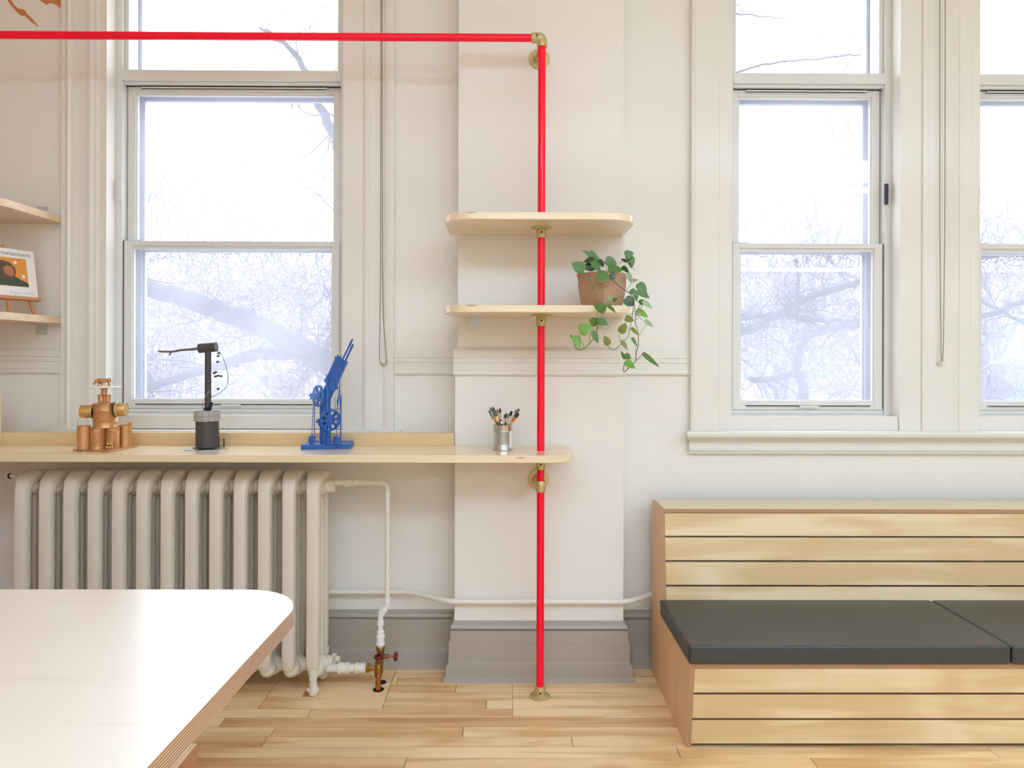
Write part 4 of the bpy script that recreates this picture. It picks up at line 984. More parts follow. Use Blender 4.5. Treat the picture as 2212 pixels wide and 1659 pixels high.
for i in range(14):
    a = 2 * PI * i / 14 + 0.1; c_ = Vector((KX(447.5), ky, KZ(899))) + Vector((math.cos(a), math.sin(a), 0)) * (rk + 0.0035); t_ = Vector((-math.sin(a), math.cos(a), 0)); n_ = Vector((math.cos(a), math.sin(a), 0))
    d = MB().obox(c_, t_ * 0.0124, n_ * 0.003, Vector((0, 0, 1)) * 0.0255).build('domino', M['ivory'], ks_, bevel=0.001)
    if math.sin(a) < 0.25:
        dots = MB(); dots.obox(c_ + n_ * 0.003, t_ * 0.010, n_ * 0.0003, Vector((0, 0, 1)) * 0.0006)
        for h_ in (-1, 1):
            for (ax, az) in random.choice([[(-1, -1), (1, 1), (0, 0)], [(-1, -1), (1, 1), (-1, 1), (1, -1)], [(-1, -1), (-1, 0), (-1, 1), (1, -1), (1, 0), (1, 1)], [(0, 0)]]):
                dots.obox(c_ + n_ * 0.003 + t_ * (ax * 0.006) + Vector((0, 0, h_ * 0.0125 + az * 0.006)), t_ * 0.0013, n_ * 0.0004, Vector((0, 0, 1)) * 0.0013)
        dots.build('pips', M['blackd'], d, smooth=0)
rp_ = 6.6 * s1
MB().cyl((KX(449.3), ky, KZ(887)), (KX(449.3), ky, KZ(760)), rp_, 24).build('mast_tube', M['black'], ks_)
MB().lathe((KX(430), ky, KZ(754.5)), Vector((36, 0, 3)).normalized(), [(10.3 * s1, 0), (10.5 * s1, 0.002), (10.2 * s1, 0.004), (10.2 * s1, 36 * s1), (10.5 * s1, 37 * s1), (9 * s1, 37 * s1)], 26).build('head_can', M['black'], ks_)
m = MB(); Yk = ky - 0.005
k = lambda px, py, dy=0: Vector((WX(px, ky, py), ky + dy, KZ(py)))
m.tube(smoothpath([k(431, 755), k(420, 756), k(410, 757), k(390, 758.5), k(375, 761.5), k(360, 762), k(345, 761.5), k(342.5, 761.8)], 3), [0.0062] * 6 + [0.0055] * 6 + [0.0048] * 6 + [0.0044] * 4, 8)
m.build('twig_arm', M['twig'], ks_)
MB().tube([k(372, 761.5), k(368, 765), k(365.5, 770)], [0.0045, 0.0038, 0.003], 7).build('twig_stub', M['twig'], ks_)
MB().tube(smoothpath([k(466, 757), k(474, 762), k(482, 775), k(490, 800), k(492.5, 822), k(488, 838), k(475, 850), k(458, 859), k(450, 862)], 6), 0.0014, 6).build('wire_loop', M['blackd'], ks_)
MB().tube(smoothpath([k(456, 845, -0.018), k(446, 862, -0.024), k(442, 878, -0.02), k(442, 886, -0.01)], 5), 0.0013, 6).build('pale_wire', M['ivory'], ks_)
MB().tube([k(471, 765), k(468, 800), k(471, 843)], 0.0004, 4).build('thread', M['steel'], ks_)
for (bx, by) in ((470.5, 771), (472, 765), (469.5, 783.5), (461.5, 808), (466, 806), (464.5, 815), (470.5, 813.5), (477, 814.5), (470.5, 842)):
    c_ = k(bx, by, 0.004); MB().obox(c_, Vector((0.0048, 0.001, 0.001)), Vector((0, 0.004, 0)), Vector((-0.001, 0, 0.0045))).build('hanging_bead', M['blackd'], ks_, bevel=0.0008)
for (bx, by) in ((440.5, 819.5), (441.5, 849)):
    MB().tube([k(bx + 3, by), k(bx - 1, by)], 0.0014, 6).build('peg', M['blackd'], ks_)
MB().tube([k(456, 886, -0.01), k(460, 870, -0.012)], [0.0065, 0.006], 6).build('tail_scrap', M['blackd'], ks_, bevel=0)
m = MB().ball(k(449, 884, -0.012), 0.018, 14, 6, (1, 0.7, 0.35)); m.build('collar', M['blackd'], ks_)
for (bx, by, h_) in ((473, 966, 0.048), (483.5, 965, 0.040)):
    b = atz(bx, by, DT + 0.003); MB().cyl(b, b + Vector((0, 0, h_)), 0.0035, 8).build('upright_peg', M['blackd'], ks_)

# ------------------------------------------------------------------ blue machine sculpture
bs = empty('blue_machine_sculpture', tuple(atz(705, 968, DT))); tag(bs, 'cobalt blue sculpture of tubes, reels and rods with two brushes pointing up', 'sculpture')
f0, f1, f2, f3 = atz(649.5, 971.5, DT), atz(756, 969.5, DT), atz(762, 962, DT), atz(664, 963, DT)
zb_ = DT + 0.0225
MB().prism([(f0.x, f0.y), (f1.x, f1.y), (f2.x, f2.y + 0.06), (f3.x, f3.y + 0.06)], DT + 0.0004, zb_).build('base_block', M['blue'], bs, bevel=0.0015)
by_ = f0.y + 0.065; sB = by_ / FPX
B = lambda px, py, dy=0.0: Vector((WX(px, by_, py), by_ + dy, 1.6 - (py - HZ) * sB))
m = MB().cyl((B(702.5, 900).x, by_, zb_), B(702.5, 868), 11.5 * sB, 26)
m.build('column_tube', M['blue'], bs)
m = MB().tube([B(702.5, 880), B(703, 862), B(709, 847), B(719, 826), B(722, 820)], [11.5 * sB, 11.7 * sB, 11.9 * sB, 12.2 * sB, 12.2 * sB], 22); m.build('elbow_tube', M['blue'], bs)
ax_ = (B(740, 777) - B(715, 832)); al = ax_.length; ad = ax_.normalized(); sd = Vector((ad.z, 0, -ad.x))
MB().obox(B(727.5, 804.5, -0.008), sd * (13.2 * sB), Vector((0, 0.014, 0)), ad * (al / 2)).build('boom_box', M['blue'], bs, bevel=0.001)
for (a_, b_, rr) in (((737, 785), (762.5, 733), 0.0040), ((746, 782), (763.5, 744), 0.0045)):
    q = B(*b_, -0.006); p_ = B(*a_, -0.006); d_ = (q - p_).normalized()
    m = MB().tube([p_, p_.lerp(q, 0.6), p_.lerp(q, 0.8), q - d_ * 0.004, q], [rr, rr * 1.1, rr * 1.35, rr * 1.1, rr * 0.4], 10); m.build('brush_handle', M['blue'], bs)
def jig(px, py, w_, ang, name='puzzle_piece', dy=-0.02, mt='blue'):
    """jigsaw piece: square with knobs and bites"""
    pts = []
    for sgn, (dx, dz, tx, tz) in enumerate(((0, -1, 1, 0), (1, 0, 0, 1), (0, 1, -1, 0), (-1, 0, 0, -1))):
        kb = 0.42 if sgn % 2 == 0 else -0.32
        for (t, o_) in ((-1, 1), (-0.25, 1), (-0.32, 1 + kb), (0.32, 1 + kb), (0.25, 1)): pts.append((dx * o_ + tx * t, dz * o_ + tz * t))
    c_, s_ = math.cos(ang), math.sin(ang); cc = B(px, py, dy); w_ *= sB
    P_ = [(cc.x + (a * c_ - b * s_) * w_, cc.z + (a * s_ + b * c_) * w_) for a, b in pts]
    MB().prism(P_, cc.y - 0.0015, cc.y + 0.0015, 'XZ').build(name, M[mt], bs, smooth=0)
jig(733, 778, 7, 0.05, dy=-0.026); jig(738, 784, 5, 0.3, dy=-0.03); jig(720, 838, 7, 0.2, dy=-0.024); jig(727, 837, 5, 0.8, dy=-0.02); jig(680.5, 948, 7.5, 0.0, dy=-0.045); jig(677, 952, 6, 0.35, dy=-0.03)
jig(693, 912, 6, 0.7, dy=-0.022); jig(738, 949, 6, 0.5, dy=-0.06, mt='blue'); jig(707, 822, 4, 0.9, dy=-0.01)
def reel(px, py, r_px, nrm_, name, mt, slots=6):
    c_ = B(px, py, -0.03); n_ = Vector(nrm_).normalized(); a_ = n_.orthogonal().normalized(); b_ = n_.cross(a_); R_ = r_px * sB; m = MB()
    for s0 in (-0.004, 0.004):
        def ring(r0, r1, a0=0, a1=2 * PI, sg=36):
            n0 = len(m.v); k_ = sg + 1
            for i in range(k_):
                th = a0 + (a1 - a0) * i / sg; e_ = a_ * math.cos(th) + b_ * math.sin(th)
                for rr in (r0, r1):
                    for t in (-0.0008, 0.0008): m.v.append(tuple(c_ + e_ * rr + n_ * (s0 + t)))
            for i in range(sg):
                q_ = n0 + i * 4
                for (x_, y_) in ((0, 1), (1, 3), (3, 2), (2, 0)): m.f.append((q_ + x_, q_ + y_, q_ + 4 + y_, q_ + 4 + x_))
        ring(R_ * 0.82, R_); ring(R_ * 0.28, R_ * 0.46)
        for i in range(slots):
            th = 2 * PI * i / slots; ring(R_ * 0.44, R_ * 0.84, th, th + 0.36, 3)
    m.cyl(c_ - n_ * 0.008, c_ + n_ * 0.008, R_ * 0.3, 14)
    m.build(name, M[mt], bs)
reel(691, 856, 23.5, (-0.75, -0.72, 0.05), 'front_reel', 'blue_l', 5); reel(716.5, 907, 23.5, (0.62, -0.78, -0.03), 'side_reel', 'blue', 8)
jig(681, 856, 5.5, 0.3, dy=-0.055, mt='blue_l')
def rod(a_, b_, r_, dy, name='rod', mt='blue'): MB().tube([B(*a_, dy), B(*b_, dy)], r_, 8).build(name, M[mt], bs)
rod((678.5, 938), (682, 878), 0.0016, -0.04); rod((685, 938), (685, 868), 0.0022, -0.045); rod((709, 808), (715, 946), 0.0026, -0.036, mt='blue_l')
rod((726, 858), (731, 945), 0.0013, -0.03); rod((732, 872), (730, 945), 0.0016, -0.028); rod((740, 854), (739, 950), 0.0032, -0.032); rod((737, 825), (733, 878), 0.0011, -0.03)
m = MB().quad([B(737, 842, -0.03), B(736, 862, -0.028), B(733, 880, -0.031), B(731, 868, -0.033)]); m.quad([B(737, 842, -0.0312), B(731, 868, -0.0342), B(733, 880, -0.0322), B(736, 862, -0.0292)]); m.build('paper_scrap', M['blue'], bs)
for (px, dy) in ((714.5, -0.045), (729.5, -0.04)):
    x_ = B(px, 950).x; zt_ = 1.6 - (941 - HZ) * sB; h_ = zt_ - zb_ ; r_ = 0.0125
    MB().lathe((x_, by_ + dy, zb_), (0, 0, 1), [(r_, 0), (r_, 0.002), (r_ * 0.78, 0.0035), (r_ * 0.78, h_ - 0.0035), (r_, h_ - 0.002), (r_, h_)], 18).build('spool', M['blue'], bs)
MB().obox(B(697, 918, -0.02), Vector((0.008, 0, 0.007)), Vector((0, 0.004, 0)), Vector((-0.007, 0, 0.008))).build('side_tab', M['blue'], bs)
MB().tube([B(707, 822, 0), B(731, 776, 0)], 0.0022, 8).build('edge_rod', M['blue'], bs)

# ------------------------------------------------------------------ tin with brushes
tc_ = atz(1086, 971.5, DT); tY = tc_.y; sT = tY / FPX; tX = WX(1086, tY, 950); tR = 20.2 * sT; tH = 54 * sT
tn = empty('tin_can', (tX, tY, DT)); tag(tn, 'ribbed steel tin can with a strip of white label, full of paint brushes', 'tin')
m = MB(); H = tH; prof = [(tR * 0.9, 0.0015), (tR * 0.98, 0), (tR * 1.01, 0.001), (tR * 1.01, 0.004), (tR, 0.005), (tR, H * 0.20)]
for i in range(12):
    t = 0.22 + 0.52 * i / 12; prof += [(tR - 0.0013, H * (t + 0.012)), (tR + 0.0003, H * (t + 0.033))]
prof += [(tR, H * 0.78), (tR * 1.0, H * 0.96), (tR * 1.015, H * 0.97), (tR * 1.015, H), (tR * 0.97, H), (tR * 0.96, H * 0.1), (0.004, H * 0.09)]
m.lathe((tX, tY, DT + 0.0005), (0, 0, 1), prof, 40, cap=False); m.build('can_body', M['steel'], tn)
def arcpanel(a0, a1, z0, z1, mt, name):
    m = MB(); k_ = 8
    for i in range(k_ + 1):
        a = math.radians(a0 + (a1 - a0) * i / k_)
        for r_ in (tR + 0.0008, tR + 0.0014):
            for z in (z0, z1): m.v.append((tX + r_ * math.cos(a), tY + r_ * math.sin(a), DT + z))
    for i in range(k_):
        q_ = i * 4
        for (x_, y_) in ((0, 1), (1, 3), (3, 2), (2, 0)): m.f.append((q_ + x_, q_ + y_, q_ + 4 + y_, q_ + 4 + x_))
    m.f.append((0, 1, 3, 2)); m.f.append((k_ * 4, k_ * 4 + 2, k_ * 4 + 3, k_ * 4 + 1))
    m.build(name, mt, tn)
arcpanel(-48, 20, 0.012, H * 0.77, M['paper'], 'label_strip'); arcpanel(-46, -38, H * 0.78, H * 0.96, mat('red_sticker', srgb(176, 60, 50), 0.4), 'red_sticker')
BRs = [  # tip px, tip py, lean depth, handle colour, bristle, ferrule, width, words
    (1055.5, 886, -0.4, 'sand', 'dark', 'f', 3, 'thin brush leaning furthest left in the tin, dark bristles'),
    (1058.5, 880, 0.3, 'sand', 'green', 's', 5, 'brush with a pale green oval head at the left of the tin'),
    (1063.5, 879, 0.5, 'brown', 'dark', 's', 4, 'tallest dark-headed brush in the left cluster of the tin'),
    (1066.5, 880, 0.2, 'sand', 'green', 's', 5, 'green-headed brush just right of the tallest dark one'),
    (1068.5, 889, -0.6, 'brown', 'green', 'gold', 9, 'wide flat brush with a grey-green head at the front left of the tin'),
    (1074, 884, 0.0, 'sand', 'dark', 'gold', 3, 'pointed dark brush with a golden ferrule left of centre in the tin'),
    (1079.5, 881.5, 0.4, 'blue', 'dark', 's', 5, 'silver-ferruled brush with an oval grey head near the middle of the tin'),
    (1081.5, 905, -0.8, 'blue', 'blue', 's', 5, 'short blue handle end sticking out at the front of the tin'),
    (1091, 894, -0.6, 'sand', 'dark', 'gold', 4, 'short stubby dark brush with a yellow ferrule right of centre'),
    (1094, 891, 0.2, 'black', 'green', 's', 4, 'small round grey brush in the middle of the tin'),
    (1098, 893, -0.2, 'black', 'green', 's', 4, 'small pale-ferruled brush right of the round grey one'),
    (1105.5, 888, 0.2, 'white', 'dark', 's', 6, 'white-handled brush with a square dark head in the tin'),
    (1114.5, 885, 0.3, 'white', 'dark', 's', 2, 'fine pointed brush leaning right in the tin'),
    (1121.5, 883, 0.5, 'sand', 'green', 's', 6, 'brush with a long green head leaning furthest right in the tin'),
    (1119.5, 892, -0.3, 'sand', 'dark', 'copper', 8, 'wide brush with dark bristles and a coppery ferrule leaning right'),
]
hc = {'sand': mat('varnished_handle', srgb(206, 172, 110), 0.4), 'brown': mat('brown_handle', srgb(96, 78, 62), 0.5), 'blue': mat('blue_handle', srgb(40, 50, 130), 0.35), 'black': mat('black_handle', srgb(38, 36, 36), 0.4), 'white': mat('white_handle', srgb(216, 208, 196), 0.4)}
bc = {'dark': mat('dark_bristle', srgb(56, 50, 44), 0.9), 'green': mat('grey_green_bristle', srgb(96, 112, 92), 0.9), 'blue': hc['blue']}
fc = {'s': M['steel'], 'gold': M['gold'], 'copper': M['copperm'], 'f': M['blackd']}
for (px, py, dp, h_, b_, f_, wd, words) in BRs:
    tip = Vector((WX(px, tY, py), tY + dp * 0.02, 1.6 - (py - HZ) * sT)); tx = (px - 1086) / 36.0
    foot = Vector((tX - tx * 0.012 - 0.004, tY - dp * 0.02, DT + 0.012)); rim = Vector((tX + max(-0.85, min(0.85, tx * 0.95)) * tR * 0.9, tY + dp * tR * 0.6, DT + H))
    d_ = (tip - rim); L_ = d_.length; d_.normalize(); foot = rim - d_ * 0.085
    e0 = Vector((foot.x - tX, foot.y - tY)); 
    if e0.length > tR * 0.85: e0 = e0.normalized() * tR * 0.85; foot.x, foot.y = tX + e0.x, tY + e0.y
    foot.z = max(foot.z, DT + 0.015)
    rb_ = empty('paint_brush', tuple(foot)); tag(rb_, words, 'paint brush', 'paint brushes in the tin can')
    bl = min(0.024, L_ * 0.38) if wd > 3 else 0.016; a1 = tip - d_ * bl; a0 = a1 - d_ * min(0.030, L_ * 0.4); w_ = wd * sT / 2; sdv = Vector((d_.z, 0, -d_.x)).normalized(); up_ = d_.cross(sdv)
    MB().tube([foot, foot.lerp(rim, 0.7), a0], [0.0022, 0.0032, max(0.0026, w_ * 0.55)], 8).build('handle', hc[h_], rb_)
    def flat_tube(pts, ws, ts, nm, mt):
        m = MB(); k_ = len(pts); SG = 10
        for p_, wv, tv in zip(pts, ws, ts):
            for q_ in range(SG): th = 2 * PI * q_ / SG; m.v.append(tuple(p_ + sdv * (math.cos(th) * wv) + up_ * (math.sin(th) * tv)))
        for i in range(k_ - 1):
            for q_ in range(SG): q2 = (q_ + 1) % SG; m.f.append((i * SG + q_, i * SG + q2, (i + 1) * SG + q2, (i + 1) * SG + q_))
        m.f.append(tuple(range(SG))[::-1]); m.f.append(tuple((k_ - 1) * SG + q_ for q_ in range(SG))); m.build(nm, mt, rb_)
    flat_tube([a0, a0.lerp(a1, 0.6), a1], [max(0.0028, w_ * 0.6), w_ * 0.85, w_ * 0.95], [0.0028, 0.0026, 0.0022], 'ferrule', fc[f_])
    flat_tube([a1, a1.lerp(tip, 0.5), a1.lerp(tip, 0.85), tip], [w_ * 0.95, w_ * 1.05, w_ * (0.95 if wd > 5 else 0.6), w_ * (0.8 if wd > 7 else 0.2)], [0.0022, 0.0028, 0.0018, 0.0008], 'bristles', bc[b_])

# ------------------------------------------------------------------ potted plant
SH = S2B + STH
PYc = 3.195; pX = WX(1300.5, PYc, 625); 
pt = empty('potted_plant', (pX, PYc, SH)); tag(pt, 'trailing heart-leaved plant in a square woven brown pot on the lower shelf', 'plant')
zpt = 1.6 - (591 - HZ) * PYc / FPX; HH = zpt - SH
th0 = math.radians(-40)
def sq(r_, z, k_=6, rot=th0):
    """rounded square ring of half-diagonal r_"""
    pts = []
    for c_ in range(4):
        a = rot + PI / 2 * c_; b = a + PI / 2
        A_ = Vector((math.cos(a), math.sin(a))) * r_; B_ = Vector((math.cos(b), math.sin(b))) * r_
        for i in range(k_):
            t = (i + 0.0) / k_; p_ = A_.lerp(B_, 0.06 + 0.88 * t + 0.0); bul = 1 + 0.05 * math.sin(PI * t); pts.append((pX + p_.x * bul, PYc + p_.y * bul, z))
    return pts
half = 57.5 * PYc / FPX / math.cos(math.radians(5))
m = MB(); levels = [(0.74, 0.0), (0.82, 0.12), (0.89, 0.33), (0.94, 0.6), (0.96, 0.88), (1.0, 0.93), (1.0, 1.0), (0.94, 1.0), (0.92, 0.86)]
th0 = math.radians(-97)
rings = [sq(half * a, SH + 0.0008 + HH * b, 6, th0) for a, b in levels]; K = len(rings[0])
for rg in rings: m.v += rg
for i in range(len(rings) - 1):
    for j in range(K): j2 = (j + 1) % K; m.f.append((i * K + j, i * K + j2, (i + 1) * K + j2, (i + 1) * K + j))
m.f.append(tuple(range(K))[::-1]); m.build('pot', M['pot'], pt, smooth=50)
m = MB(); rg = sq(half * 0.93, SH + HH * 0.88, 6, th0); m.v += rg; m.f.append(tuple(range(K))); m.build('soil', M['soil'], pt)
def Z5(x, y): return (1220 + x * 210 / 1244, 530 + y * 280 / 1659)
def LP(x, y, Y): return W(*Z5(x, y), Y)
random.seed(3)
def leafmesh(b, t, w, cup=0.35, droop=0.12, tw=0.0):
    """heart-shaped leaf from base b to tip t, width w; folded on its midrib"""
    ax = t - b; L_ = ax.length; ax.normalize(); vn = Vector((random.uniform(-0.35, 0.35), -1, random.uniform(-0.1, 0.5))); vn = (vn - ax * vn.dot(ax)).normalized(); sd_ = ax.cross(vn)
    if tw: R3 = Matrix.Rotation(tw, 3, ax); vn = R3 @ vn; sd_ = R3 @ sd_
    prof = [(0.0, 0.10, 0.0), (-0.07, 0.34, 0.0), (-0.06, 0.62, 0.0), (0.08, 0.90, 0.0), (0.25, 1.0, 0), (0.45, 0.95, 0), (0.65, 0.72, 0), (0.82, 0.40, 0), (0.93, 0.16, 0), (1.0, 0.0, 0)]
    m = MB(); 
    for (tt, ww, _) in prof:
        mid = max(tt, 0.0) if tt < 0.05 else tt
        for s_ in (-1, -0.5, 0, 0.5, 1):
            a_ = tt if abs(s_) > 0.4 else (mid)
            off_ = -vn * (droop * L_ * a_ * a_) + vn * (cup * abs(s_) * ww * w * 0.25) - vn * (abs(s_) ** 3) * ww * w * 0.08
            m.v.append(tuple(b + ax * (L_ * a_) + sd_ * (s_ * ww * w / 2) + off_))
    for i in range(len(prof) - 1):
        for j in range(4): a_ = i * 5 + j; m.f.append((a_, a_ + 1, a_ + 6, a_ + 5))
    return m
LV = [((245, 310), (88, 222), 125, 'leaf', 3.10), ((420, 180), (228, 55), 62, 'leaf', 3.20), ((425, 185), (330, 50), 40, 'leaf', 3.22), ((378, 180), (240, 205), 78, 'leaf_d', 3.18), ((380, 262), (228, 285), 96, 'leaf_d', 3.19),
      ((360, 205), (470, 345), 82, 'leaf', 3.12), ((430, 195), (502, 272), 74, 'leaf_d', 3.16), ((525, 185), (672, 240), 96, 'leaf', 3.14), ((560, 298), (756, 308), 98, 'leaf', 3.10), ((430, 385), (585, 415), 132, 'leaf', 3.04),
      ((580, 375), (642, 425), 84, 'leaf_d', 3.06), ((775, 130), (882, 92), 92, 'leaf', 3.16), ((845, 150), (850, 292), 78, 'leaf', 3.17), ((800, 205), (720, 172), 38, 'leaf_d', 3.20), ((740, 272), (830, 352), 56, 'leaf_d', 3.20),
      ((812, 360), (850, 470), 64, 'leaf_p', 3.14), ((850, 455), (946, 436), 42, 'leaf_p', 3.12), ((945, 490), (1055, 620), 100, 'leaf', 3.12), ((935, 570), (1092, 675), 76, 'leaf', 3.10), ((895, 582), (820, 600), 58, 'leaf', 3.10),
      ((898, 580), (925, 722), 58, 'leaf', 3.09), ((780, 680), (895, 770), 108, 'leaf_d', 3.07), ((960, 745), (1010, 690), 58, 'leaf', 3.08), ((1003, 715), (1125, 808), 52, 'leaf_p', 3.07), ((930, 830), (1075, 920), 72, 'leaf_b', 3.04),
      ((775, 930), (890, 960), 84, 'leaf_o', 2.99), ((712, 1115), (785, 992), 84, 'leaf_o', 2.99), ((1028, 958), (1136, 1045), 48, 'leaf_p', 3.03), ((855, 1060), (946, 1145), 48, 'leaf_o', 3.00), ((862, 1185), (930, 1290), 40, 'leaf', 3.00),
      ((560, 1270), (507, 1153), 74, 'leaf_o', 2.98), ((725, 1222), (810, 1337), 50, 'leaf_o', 2.98), ((512, 820), (374, 770), 96, 'leaf', 2.99), ((550, 765), (662, 858), 46, 'leaf', 2.98), ((590, 705), (562, 630), 52, 'leaf_p', 3.00),
      ((615, 705), (675, 678), 46, 'leaf', 3.01), ((200, 1100), (345, 1015), 128, 'leaf_b', 2.99), ((330, 995), (452, 945), 88, 'leaf', 2.99), ((430, 950), (552, 1015), 76, 'leaf', 2.97), ((362, 1105), (432, 1252), 62, 'leaf', 2.98),
      ((118, 1165), (206, 1312), 96, 'leaf_b', 2.98), ((100, 1185), (70, 1138), 24, 'leaf', 2.99), ((772, 1452), (720, 1355), 36, 'leaf', 2.99), ((772, 1400), (848, 1452), 62, 'leaf', 3.00), ((780, 1480), (903, 1577), 74, 'leaf_b', 2.98),
      ((1005, 1385), (1216, 1558), 50, 'leaf', 3.00), ((930, 870), (950, 915), 40, 'leaf_p', 3.02)]
u5 = 210 / 1244
for (b, t, wd, mt, Y) in LV:
    bb = LP(*b, Y); tt = LP(*t, Y - 0.01); o = leafmesh(bb, tt, wd * u5 * Y / FPX * 1.34).build('leaf', M[mt], pt, smooth=60, subsurf=1)
def vine(pts, r_, mt='stem'):
    q = [LP(x, y, Y) for (x, y, Y) in pts]; MB().tube(smoothpath(q, 5), r_, 6).build('vine', M[mt], pt)
vine([(330, 350, 3.16), (305, 400, 3.05), (330, 480, 3.04), (360, 545, 3.04), (410, 670, 3.035), (450, 740, 3.02), (520, 798, 3.00), (500, 870, 2.99), (470, 920, 2.985), (430, 1010, 2.98), (410, 1110, 2.98), (385, 1180, 2.98), (330, 1240, 2.98), (265, 1310, 2.98), (180, 1340, 2.98), (130, 1290, 2.98), (95, 1195, 2.98)], 0.0020)
vine([(590, 400, 3.05), (650, 478, 3.05), (770, 575, 3.06), (850, 632, 3.08), (885, 690, 3.07), (890, 780, 3.04), (905, 900, 3.01), (905, 1010, 3.00), (935, 1090, 3.00), (942, 1220, 3.00), (935, 1300, 3.0), (912, 1390, 3.0), (905, 1480, 3.0), (850, 1540, 2.99), (765, 1617, 2.99), (752, 1580, 2.99), (768, 1495, 2.99)], 0.0018, 'stem_d')
vine([(905, 1485, 3.0), (950, 1440, 3.0), (1005, 1393, 3.0)], 0.0013, 'stem_d')
vine([(875, 800, 3.03), (860, 920, 3.0), (830, 1080, 2.99), (805, 1175, 2.99), (735, 1250, 2.98), (640, 1333, 2.98), (575, 1315, 2.98), (555, 1268, 2.98)], 0.0016)
for pts in ([(182, 378, 3.08), (185, 440, 3.06), (215, 452, 3.05), (300, 400, 3.05)], [(690, 245, 3.18), (745, 195, 3.18), (800, 200, 3.17), (850, 245, 3.16), (892, 325, 3.15)], [(772, 285, 3.18), (778, 168, 3.17)], [(525, 190, 3.15), (532, 270, 3.14), (540, 340, 3.13)],
            [(862, 470, 3.11), (800, 565, 3.07), (785, 572, 3.06)], [(940, 500, 3.12), (905, 545, 3.1), (885, 590, 3.09)], [(965, 748, 3.08), (925, 830, 3.03), (915, 880, 3.01)], [(1000, 760, 3.08), (950, 820, 3.04)], [(1040, 1010, 3.03), (955, 1150, 3.0)],
            [(708, 1118, 2.99), (700, 1180, 2.985), (745, 1290, 2.98)], [(418, 850, 2.99), (405, 960, 2.98), (405, 1080, 2.98)], [(355, 1040, 2.98), (360, 1130, 2.98), (385, 1170, 2.98)], [(320, 1240, 2.98), (322, 1150, 2.98), (360, 1105, 2.98)], [(195, 1105, 2.99), (190, 1160, 2.98), (250, 1305, 2.98)],
            [(410, 345, 3.06), (385, 470, 3.04), (370, 540, 3.04)], [(430, 470, 3.04), (540, 530, 3.035), (565, 470, 3.035)], [(545, 770, 2.99), (520, 815, 2.99)], [(590, 350, 3.06), (580, 430, 3.045), (640, 495, 3.05)], [(560, 705, 3.0), (525, 790, 3.0)], [(905, 960, 3.0), (955, 925, 3.01), (990, 955, 3.01)],
            [(800, 700, 3.08), (790, 760, 3.06)], [(790, 1020, 2.99), (815, 1090, 2.99)], [(900, 1390, 3.0), (915, 1290, 3.0), (930, 1285, 3.0)], [(770, 1505, 2.99), (800, 1580, 2.99)]):
    vine(pts, 0.0011)

# ------------------------------------------------------------------ outside
random.seed(21)
struct(MB().box(-60, 60, 3.96, 90, -4.2, -4.0).build('ground', M['ground'], smooth=0))
def grow(m, p, d, L_, r_, depth, segs=4, wob=0.35, up=0.05, kids=(2, 4), minr=0.004):
    pts = [p.copy()]; rs = [r_]; q = p.copy(); dd = d.normalized(); bx_ = []
    for i in range(segs):
        dd = (dd + Vector((random.gauss(0, wob), random.gauss(0, wob * 0.7), random.gauss(up, wob)))).normalized(); q = q + dd * (L_ / segs); pts.append(q.copy()); rs.append(max(minr, r_ * (1 - 0.75 * (i + 1) / segs)))
        bx_.append((q.copy(), dd.copy(), rs[-1]))
    m.tube(pts, rs, 5 if r_ > 0.02 else 3, cap=False)
    if depth > 0:
        for _ in range(random.randint(*kids)):
            (q, dd, rr) = random.choice(bx_); side = Vector((random.uniform(-1, 1), random.uniform(-0.5, 0.5), random.uniform(-0.7, 1))).normalized(); grow(m, q, (dd * 0.6 + side), L_ * random.uniform(0.45, 0.75), max(minr, rr * 0.75), depth - 1, segs, wob, up, kids, minr)
def limb(m, pts, Y, r0, r1, n_tw, tl=0.7, depth=3, segs=10):
    q = smoothpath([W(x, y, Y) for x, y in pts], segs); k_ = len(q); rs = [r0 + (r1 - r0) * i / (k_ - 1) for i in range(k_)]
    q = [p + Vector((random.gauss(0, 0.01), 0, random.gauss(0, 0.01))) for p in q]
    m.tube(q, rs, 12, cap=True)
    for _ in range(n_tw):
        i = random.randrange(k_ - 1); grow(m, q[i], Vector((random.uniform(-1, 1), random.uniform(-0.6, 0.6), random.uniform(-0.8, 1))), tl * random.uniform(0.5, 1.2), max(0.005, min(rs[i] * 0.3, 0.013)), depth, 4, 0.3, 0.03, (2, 4), 0.0026)
Yt = 7.6
m = MB()
limb(m, [(180, 575), (316, 622), (450, 662), (600, 722), (700, 780), (800, 850), (880, 1300)], Yt, 0.085, 0.15, 26, 0.8)
limb(m, [(860, 860), (760, 800), (680, 765), (560, 768), (470, 790), (340, 830), (250, 860)], Yt + 0.3, 0.10, 0.035, 18, 0.8)
limb(m, [(880, 1150), (760, 560), (735, 330), (700, 250), (640, 120), (560, 60)], Yt + 1.2, 0.12, 0.015, 30, 1.0)
m.v += []; tag(m.build('bare_tree', M['bark'], smooth=60), 'bare tree with thick diagonal limb outside the wide window', 'tree')
m = MB(); Yt = 9.0
limb(m, [(1480, 700), (1600, 715), (1690, 675), (1750, 640), (1850, 610), (1960, 560)], Yt, 0.065, 0.035, 20, 0.9)
limb(m, [(1480, 705), (1600, 688), (1700, 680), (1760, 693), (1850, 690), (2000, 650)], Yt + 0.2, 0.04, 0.03, 13, 0.9)
limb(m, [(1750, 722), (1790, 712), (1850, 702), (1960, 690), (2060, 700), (2300, 620)], Yt + 0.1, 0.055, 0.035, 14, 0.9)
limb(m, [(1750, 722), (1725, 760), (1722, 800), (1690, 815), (1620, 822)], Yt + 0.1, 0.05, 0.04, 8, 0.8)
